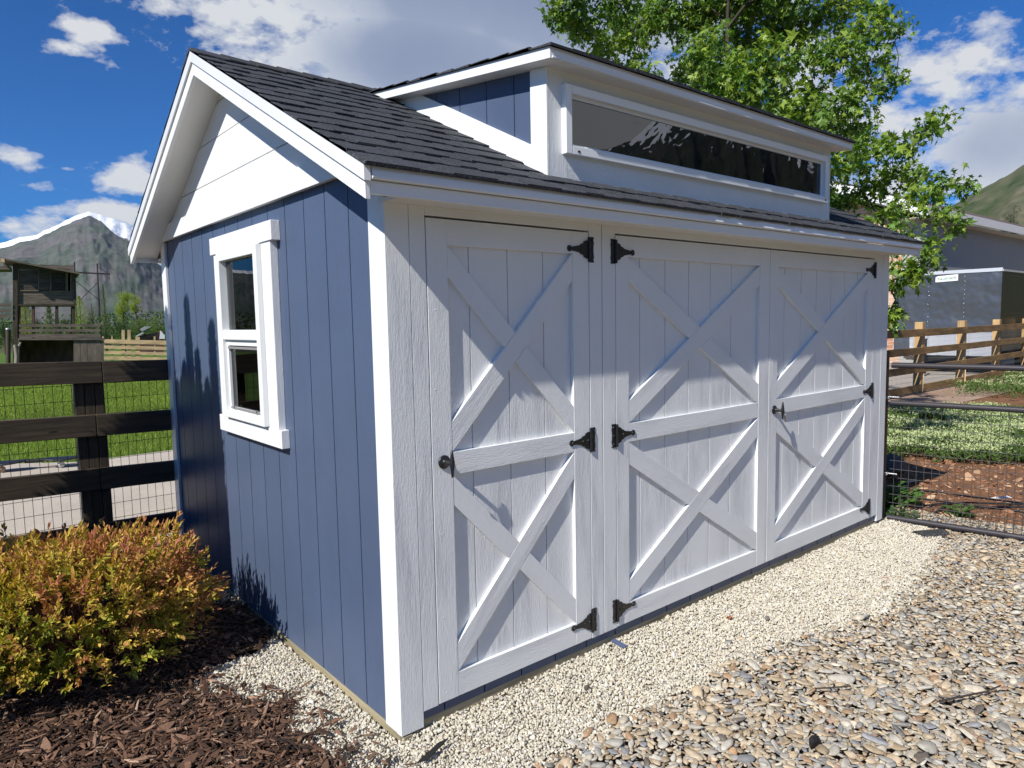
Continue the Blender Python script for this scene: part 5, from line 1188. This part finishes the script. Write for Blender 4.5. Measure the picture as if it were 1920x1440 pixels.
# drip lines, paper scrap on soil
mb = MB(); mb.tube([(4.75, .02, .0), (5.0, .03, .008), (5.25, -.05, .0), (5.45, -.22, .006), (5.7, -.50, .0), (6.3, -1.2, .0)], .008, 6); tag(mb.build('drip_line', smooth_paint('drip_hose', (.02, .02, .02), .5)), 'upper thin black drip hose lying on the brown soil', 'hose')
mb = MB(); mb.tube([(4.85, -.14, .0), (5.15, -.12, .01), (5.35, -.30, .0), (5.6, -.56, .006), (5.9, -.95, 0), (6.4, -1.5, .0)], .009, 6); tag(mb.build('drip_line', smooth_paint('drip_hose_b', (.025, .022, .02), .5)), 'lower black drip hose on the soil, closer to the gate', 'hose')
mb = MB(); mb.prism([(5.70, -.30, .015), (5.73, -.33, .01), (5.83, -.42, .015), (5.81, -.39, .03)], (0, 0, .004)); tag(mb.build('paper_scrap', smooth_paint('white_paper', (.7, .7, .7), .6)), 'white crumpled scrap on the soil beside the drip hose', 'scrap')
# caster board lying on the path
cbd = empty('caster_board', (-.36, 7.6, .0), 'black two-paddle caster board lying on the concrete path', 'caster board')
def paddle(c, a, L_, w_):
    mb = MB(); n = 16; top_ = []; 
    for i in range(n):
        t = 2 * math.pi * i / n; top_.append((c[0] + L_ * math.cos(t) * math.cos(a) - w_ * math.sin(t) * math.sin(a), c[1] + L_ * math.cos(t) * math.sin(a) + w_ * math.sin(t) * math.cos(a), .10 + .02 * abs(math.cos(t))))
    mb.prism(top_, (0, 0, -.02)); return mb.build('paddle', smooth_paint('black_plastic', (.015, .015, .016), .45), cbd, .006)
an = -.32
paddle((-.12, 7.48), an, .21, .115); paddle((-.66, 7.66), an, .21, .12)
mb = MB(); mb.tube([(-.30, 7.54, .098), (-.48, 7.60, .098)], .024, 10); mb.build('torsion_bar', BLACK, cbd)
mb = MB(); mb.lathe((-.145, 7.43, .038), (.3, -1, 0), [(.0, -.016), (.03, -.016), (.036, -.008), (.036, .008), (.03, .016), (0, .016)], 16); mb.build('wheel', smooth_paint('white_urethane', (.7, .68, .66), .5), cbd)
mb = MB(); mb.lathe((-.70, 7.60, .038), (.3, -1, 0), [(.0, -.016), (.03, -.016), (.036, -.008), (.036, .008), (.03, .016), (0, .016)], 16); mb.build('wheel', smooth_paint('tan_urethane', (.4, .28, .2), .5), cbd)

# lawn grass
x, y = grid(-4.5, 5.5, 7.4, 30, .05, .5); LP = [(-.75, 8.33), (.1, 7.72), (1.2, 7.77), (6, 7.57), (14, 9), (16, 60), (-14, 60), (-14, 12), (-2.5, 9.4)]
wx, wy = warp(x, y, .03); d_ = np.hypot(x + 1.3, y + 2.2); k = in_poly(wx, wy, LP) & inview(np.stack([x, y, 0 * x], 1), 200) & (RNG.random(len(x)) < np.clip(16 / d_, .25, 1)); x, y, d_ = x[k], y[k], d_[k]
xx = np.repeat(x, 4) + RNG.normal(0, .015, 4 * len(x)); yy = np.repeat(y, 4) + RNG.normal(0, .015, 4 * len(x)); n = len(xx); dd = np.repeat(d_, 4)
hgt = RNG.uniform(.03, .065, n) ; w_ = .0035 * np.clip(dd / 9, 1, 3); a = RNG.uniform(0, 2 * np.pi, n); ln_ = RNG.normal(0, .02, (n, 2))
v = np.stack([np.stack([xx - w_ * np.cos(a), yy - w_ * np.sin(a), np.full(n, -.01)], 1), np.stack([xx + w_ * np.cos(a), yy + w_ * np.sin(a), np.full(n, -.01)], 1), np.stack([xx + ln_[:, 0], yy + ln_[:, 1], hgt], 1)], 1).reshape(-1, 3)
stripe = .8 + .45 * fbm(xx * .6 + yy * .25, yy * .7, 3, 91); c = np.array([.20, .275, .045]) * (stripe * RNG.uniform(.7, 1.3, n))[:, None]
tag(np_mesh('lawn_grass', v, np.arange(3 * n).reshape(-1, 3), LEAF_D, None, np.repeat(np.clip(c, 0, 1), 3, 0)), 'mown green lawn beyond the left fence', 'grass', kind='stuff'); print('grass', n)

# ------------------------------------------------------------------ far trees
def far_tree(name, px_, top_, bot_, wpx, D, cols, shape, label, grp=None, dens=1.0, leafm=1.0):
    k = D / FPX; hz = 599 - .0181 * (px_ - 960); c0 = at_depth(px_, hz, D); ground = -.1; zt2 = 1.62 + (hz - top_) * k; zb2 = max(1.62 + (hz - bot_) * k, 0.1); w = wpx * k / 2
    o = empty(name, (c0[0], c0[1], 0), label, 'tree' if 'tree' in name or name in ('poplar', 'conifer') else 'shrub', grp or ('trees behind the house roof' if name == 'pine_tree' else 'trees and shrubs beyond the playhouse and pale fence'))
    mb = MB(); mb.tube([(c0[0], c0[1], -.2), (c0[0] + w * .05, c0[1], zb2 + (zt2 - zb2) * .5), (c0[0], c0[1], zb2 + (zt2 - zb2) * .93)], max(.05, w * .07), 7, r2=.02)
    n = int(5200 * dens); P = []; H_ = zt2 - zb2
    if shape == 'cone': t = RNG.random(n); rr = w * (1 - t) ** .8 * (.3 + .7 * RNG.random(n)) * (.75 + .35 * np.sin(t * 40)); a = RNG.uniform(0, 6.283, n); P = np.stack([c0[0] + rr * np.cos(a), c0[1] + rr * np.sin(a), zb2 + t * H_], 1); D_ = np.stack([np.cos(a), np.sin(a), -.1 + 0 * a], 1)
    elif shape == 'column': t = RNG.random(n); rr = w * np.sin(np.clip(t * 3.0 + .25, 0, 3.1)) ** .6 * (.3 + .7 * RNG.random(n)); a = RNG.uniform(0, 6.283, n); P = np.stack([c0[0] + rr * np.cos(a), c0[1] + rr * np.sin(a), zb2 + t * H_], 1); D_ = np.stack([np.cos(a) * .5, np.sin(a) * .5, 1 + 0 * a], 1)
    else:
        ncl = 26; cc_ = RNG.normal(size=(ncl, 3)); cc_ /= np.linalg.norm(cc_, axis=1)[:, None]; cc_ = cc_ * RNG.uniform(.25, .85, (ncl, 1)) * np.array([w, w, H_ / 2]) + np.array([c0[0], c0[1], (zt2 + zb2) / 2])
        i = RNG.integers(0, ncl, n); d = RNG.normal(size=(n, 3)); d /= np.linalg.norm(d, axis=1)[:, None]; P = cc_[i] + d * np.minimum(w, H_ / 2) * .34 * RNG.uniform(.5, 1, (n, 1)); D_ = d
        for q in range(0, ncl, 2): mb.tube([(c0[0], c0[1], zb2 + H_ * .2), V(cc_[q])], max(.02, w * .02), 4, False, r2=.01)
    mb.build('trunk', BARK, o); ls = w * .10 * leafm if shape != 'round' else min(w, H_ / 2) * .075 * leafm
    cl_ = np.array(cols)[RNG.integers(0, len(cols), n)] * RNG.uniform(.65, 1.3, (n, 1)); leaves('crown', P, D_ + RNG.normal(0, .5, (n, 3)), np.full(n, max(ls, .03)) * RNG.uniform(.7, 1.3, n), cl_, leaf_simple(), LEAF_D, o, 1.0); return o
YG = [(.32, .38, .06), (.25, .33, .05)]; DG = [(.04, .08, .026), (.055, .10, .03), (.08, .135, .03)]; MG = [(.11, .18, .04), (.15, .22, .045)]
far_tree('poplar', 49, 566, 636, 34, 44, [(.28, .27, .03), (.22, .24, .03)], 'column', 'yellow-green small tree seen between the left stilts of the playhouse', dens=.7)
far_tree('conifer', 94, 566, 630, 34, 48, [(.14, .20, .06), (.11, .17, .05)], 'cone', 'light green young conifer seen between the middle stilts of the playhouse', dens=.6)
far_tree('round_shrub', 122, 594, 616, 20, 60, DG, 'round', 'dark round shrub seen between the right stilts of the playhouse', dens=.4)
far_tree('round_shrub', 70, 588, 625, 26, 62, DG, 'round', 'dark green shrub behind the young conifer under the playhouse', dens=.4)
far_tree('poplar', 152, 553, 616, 26, 55, YG, 'column', 'yellow-green poplar right beside the playhouse corner post', dens=.7)
far_tree('airy_tree', 174, 562, 612, 34, 66, [(.12, .17, .06), (.14, .18, .07)], 'round', 'airy grey-green tree between the poplar and the pylon pole', dens=.5, leafm=.7)
far_tree('conifer', 198, 530, 622, 20, 50, [(.15, .19, .045), (.20, .19, .05), (.10, .15, .04)], 'cone', 'narrow yellowish conifer just right of the pylon', dens=.7)
far_tree('airy_tree', 232, 530, 608, 42, 58, YG, 'round', 'tall airy bright green tree in front of the mountain, left one of two', dens=1.9, leafm=.8)
far_tree('airy_tree', 256, 533, 600, 34, 62, YG, 'round', 'tall airy bright green tree in front of the mountain, right one of two', dens=1.5, leafm=.8)
far_tree('round_shrub', 232, 590, 640, 44, 46, DG, 'round', 'dark bushy tree under the tall airy trees', dens=.8)
far_tree('round_shrub', 262, 596, 640, 44, 48, MG, 'round', 'mid green bushy tree left of the log outbuilding', dens=.8)
far_tree('round_shrub', 292, 590, 645, 46, 52, MG, 'round', 'mid green bushy tree behind the log outbuilding', dens=.9)
far_tree('round_shrub', 318, 600, 640, 30, 54, DG, 'round', 'dark tree touching the white corner trim of the shed', dens=.5)
far_tree('round_shrub', 196, 600, 645, 36, 44, DG, 'round', 'dark shrub at the foot of the narrow conifer', dens=.6)
far_tree('round_shrub', 165, 598, 625, 34, 58, DG, 'round', 'dark low shrub behind the deck railing', dens=.5)
far_tree('round_shrub', 6, 592, 640, 34, 46, DG, 'round', 'dark shrub under the left side deck', dens=.5)
far_tree('round_shrub', -60, 580, 640, 90, 50, DG, 'round', 'large dark tree left of the playhouse', dens=.8)
far_tree('pine_tree', 1893, 386, 470, 44, 60, [(.035, .06, .02), (.05, .08, .025)], 'round', 'dark green tree rising over the brown roof', dens=1.1, leafm=.8)
far_tree('pine_tree', 1926, 385, 480, 26, 58, [(.03, .055, .02), (.045, .07, .022)], 'column', 'dark tree at the right edge over the brown roof', dens=.8)
far_tree('pine_tree', 1990, 380, 480, 60, 60, [(.035, .06, .02), (.05, .08, .025)], 'round', 'dark green tree just outside the right edge', dens=.9)
# low green belt in front of the mountain
NB = 30000; x = RNG.uniform(-30, 60, NB); y = RNG.uniform(75, 110, NB); P = np.stack([x, y, RNG.uniform(0, 1, NB) ** 1.5 * 3.2 * (.4 + fbm(x * .12, y * .1, 3, 5))], 1)
tag(leaves('tree_belt', P, RNG.normal(size=(NB, 3)), np.full(NB, .38), np.array(DG)[RNG.integers(0, 3, NB)] * RNG.uniform(.7, 1.3, (NB, 1)), leaf_simple(), LEAF_D, None, 1), 'low dark belt of far trees at the foot of the mountain', 'trees', kind='stuff')

# loose chips and clods on the bare soil behind the gate
x, y = grid(4.45, 9.5, -2.4, 1.9, .045, .5); gl = (x - 4.35) * .985 + y * .16; k = (gl > .1) & (RNG.random(len(x)) < .55) & inview(np.stack([x, y, 0 * x], 1), 150); x, y = x[k], y[k]; n = len(x)
Ls = np.exp(RNG.normal(math.log(.013), .5, n)); sc = np.stack([Ls, Ls * RNG.uniform(.3, .9, n), Ls * RNG.uniform(.15, .5, n)], 1)
v, f, kk = scatter(cv, cf, np.stack([x, y, -.02 + Ls * .2], 1), sc, rand_rot(n, .5)); c = palette(n, [(.30, .15, .08), (.22, .105, .055), (.40, .24, .14), (.50, .36, .22), (.12, .06, .035)], [5, 4, 2.5, .8, 1.5], .2)
tag(np_mesh('soil_chips', v, f, attr_mat('soil_chip', .9), None, np.repeat(c, kk, 0), k=4), 'loose brown chips and clods on the bare soil behind the gate', 'debris', kind='stuff')
# ------------------------------------------------------------------ air
mb = MB(); mb.box(-9600, 9600, -9600, 9600, -2.4, 1750); m = bpy.data.materials.new('haze_air'); m.use_nodes = True; nt = m.node_tree
for n in list(nt.nodes): nt.nodes.remove(n)
ho = N(nt, 'ShaderNodeOutputMaterial'); vv = N(nt, 'ShaderNodeVolumePrincipled'); vv.inputs['Color'].default_value = (.62, .76, 1.0, 1); vv.inputs['Density'].default_value = HAZE; vv.inputs['Anisotropy'].default_value = .0
L(nt, vv.outputs[0], ho.inputs['Volume']); tag(mb.build('haze', m), 'thin blue air between the camera and the mountains', 'haze', kind='stuff')
bpy.context.view_layer.update()
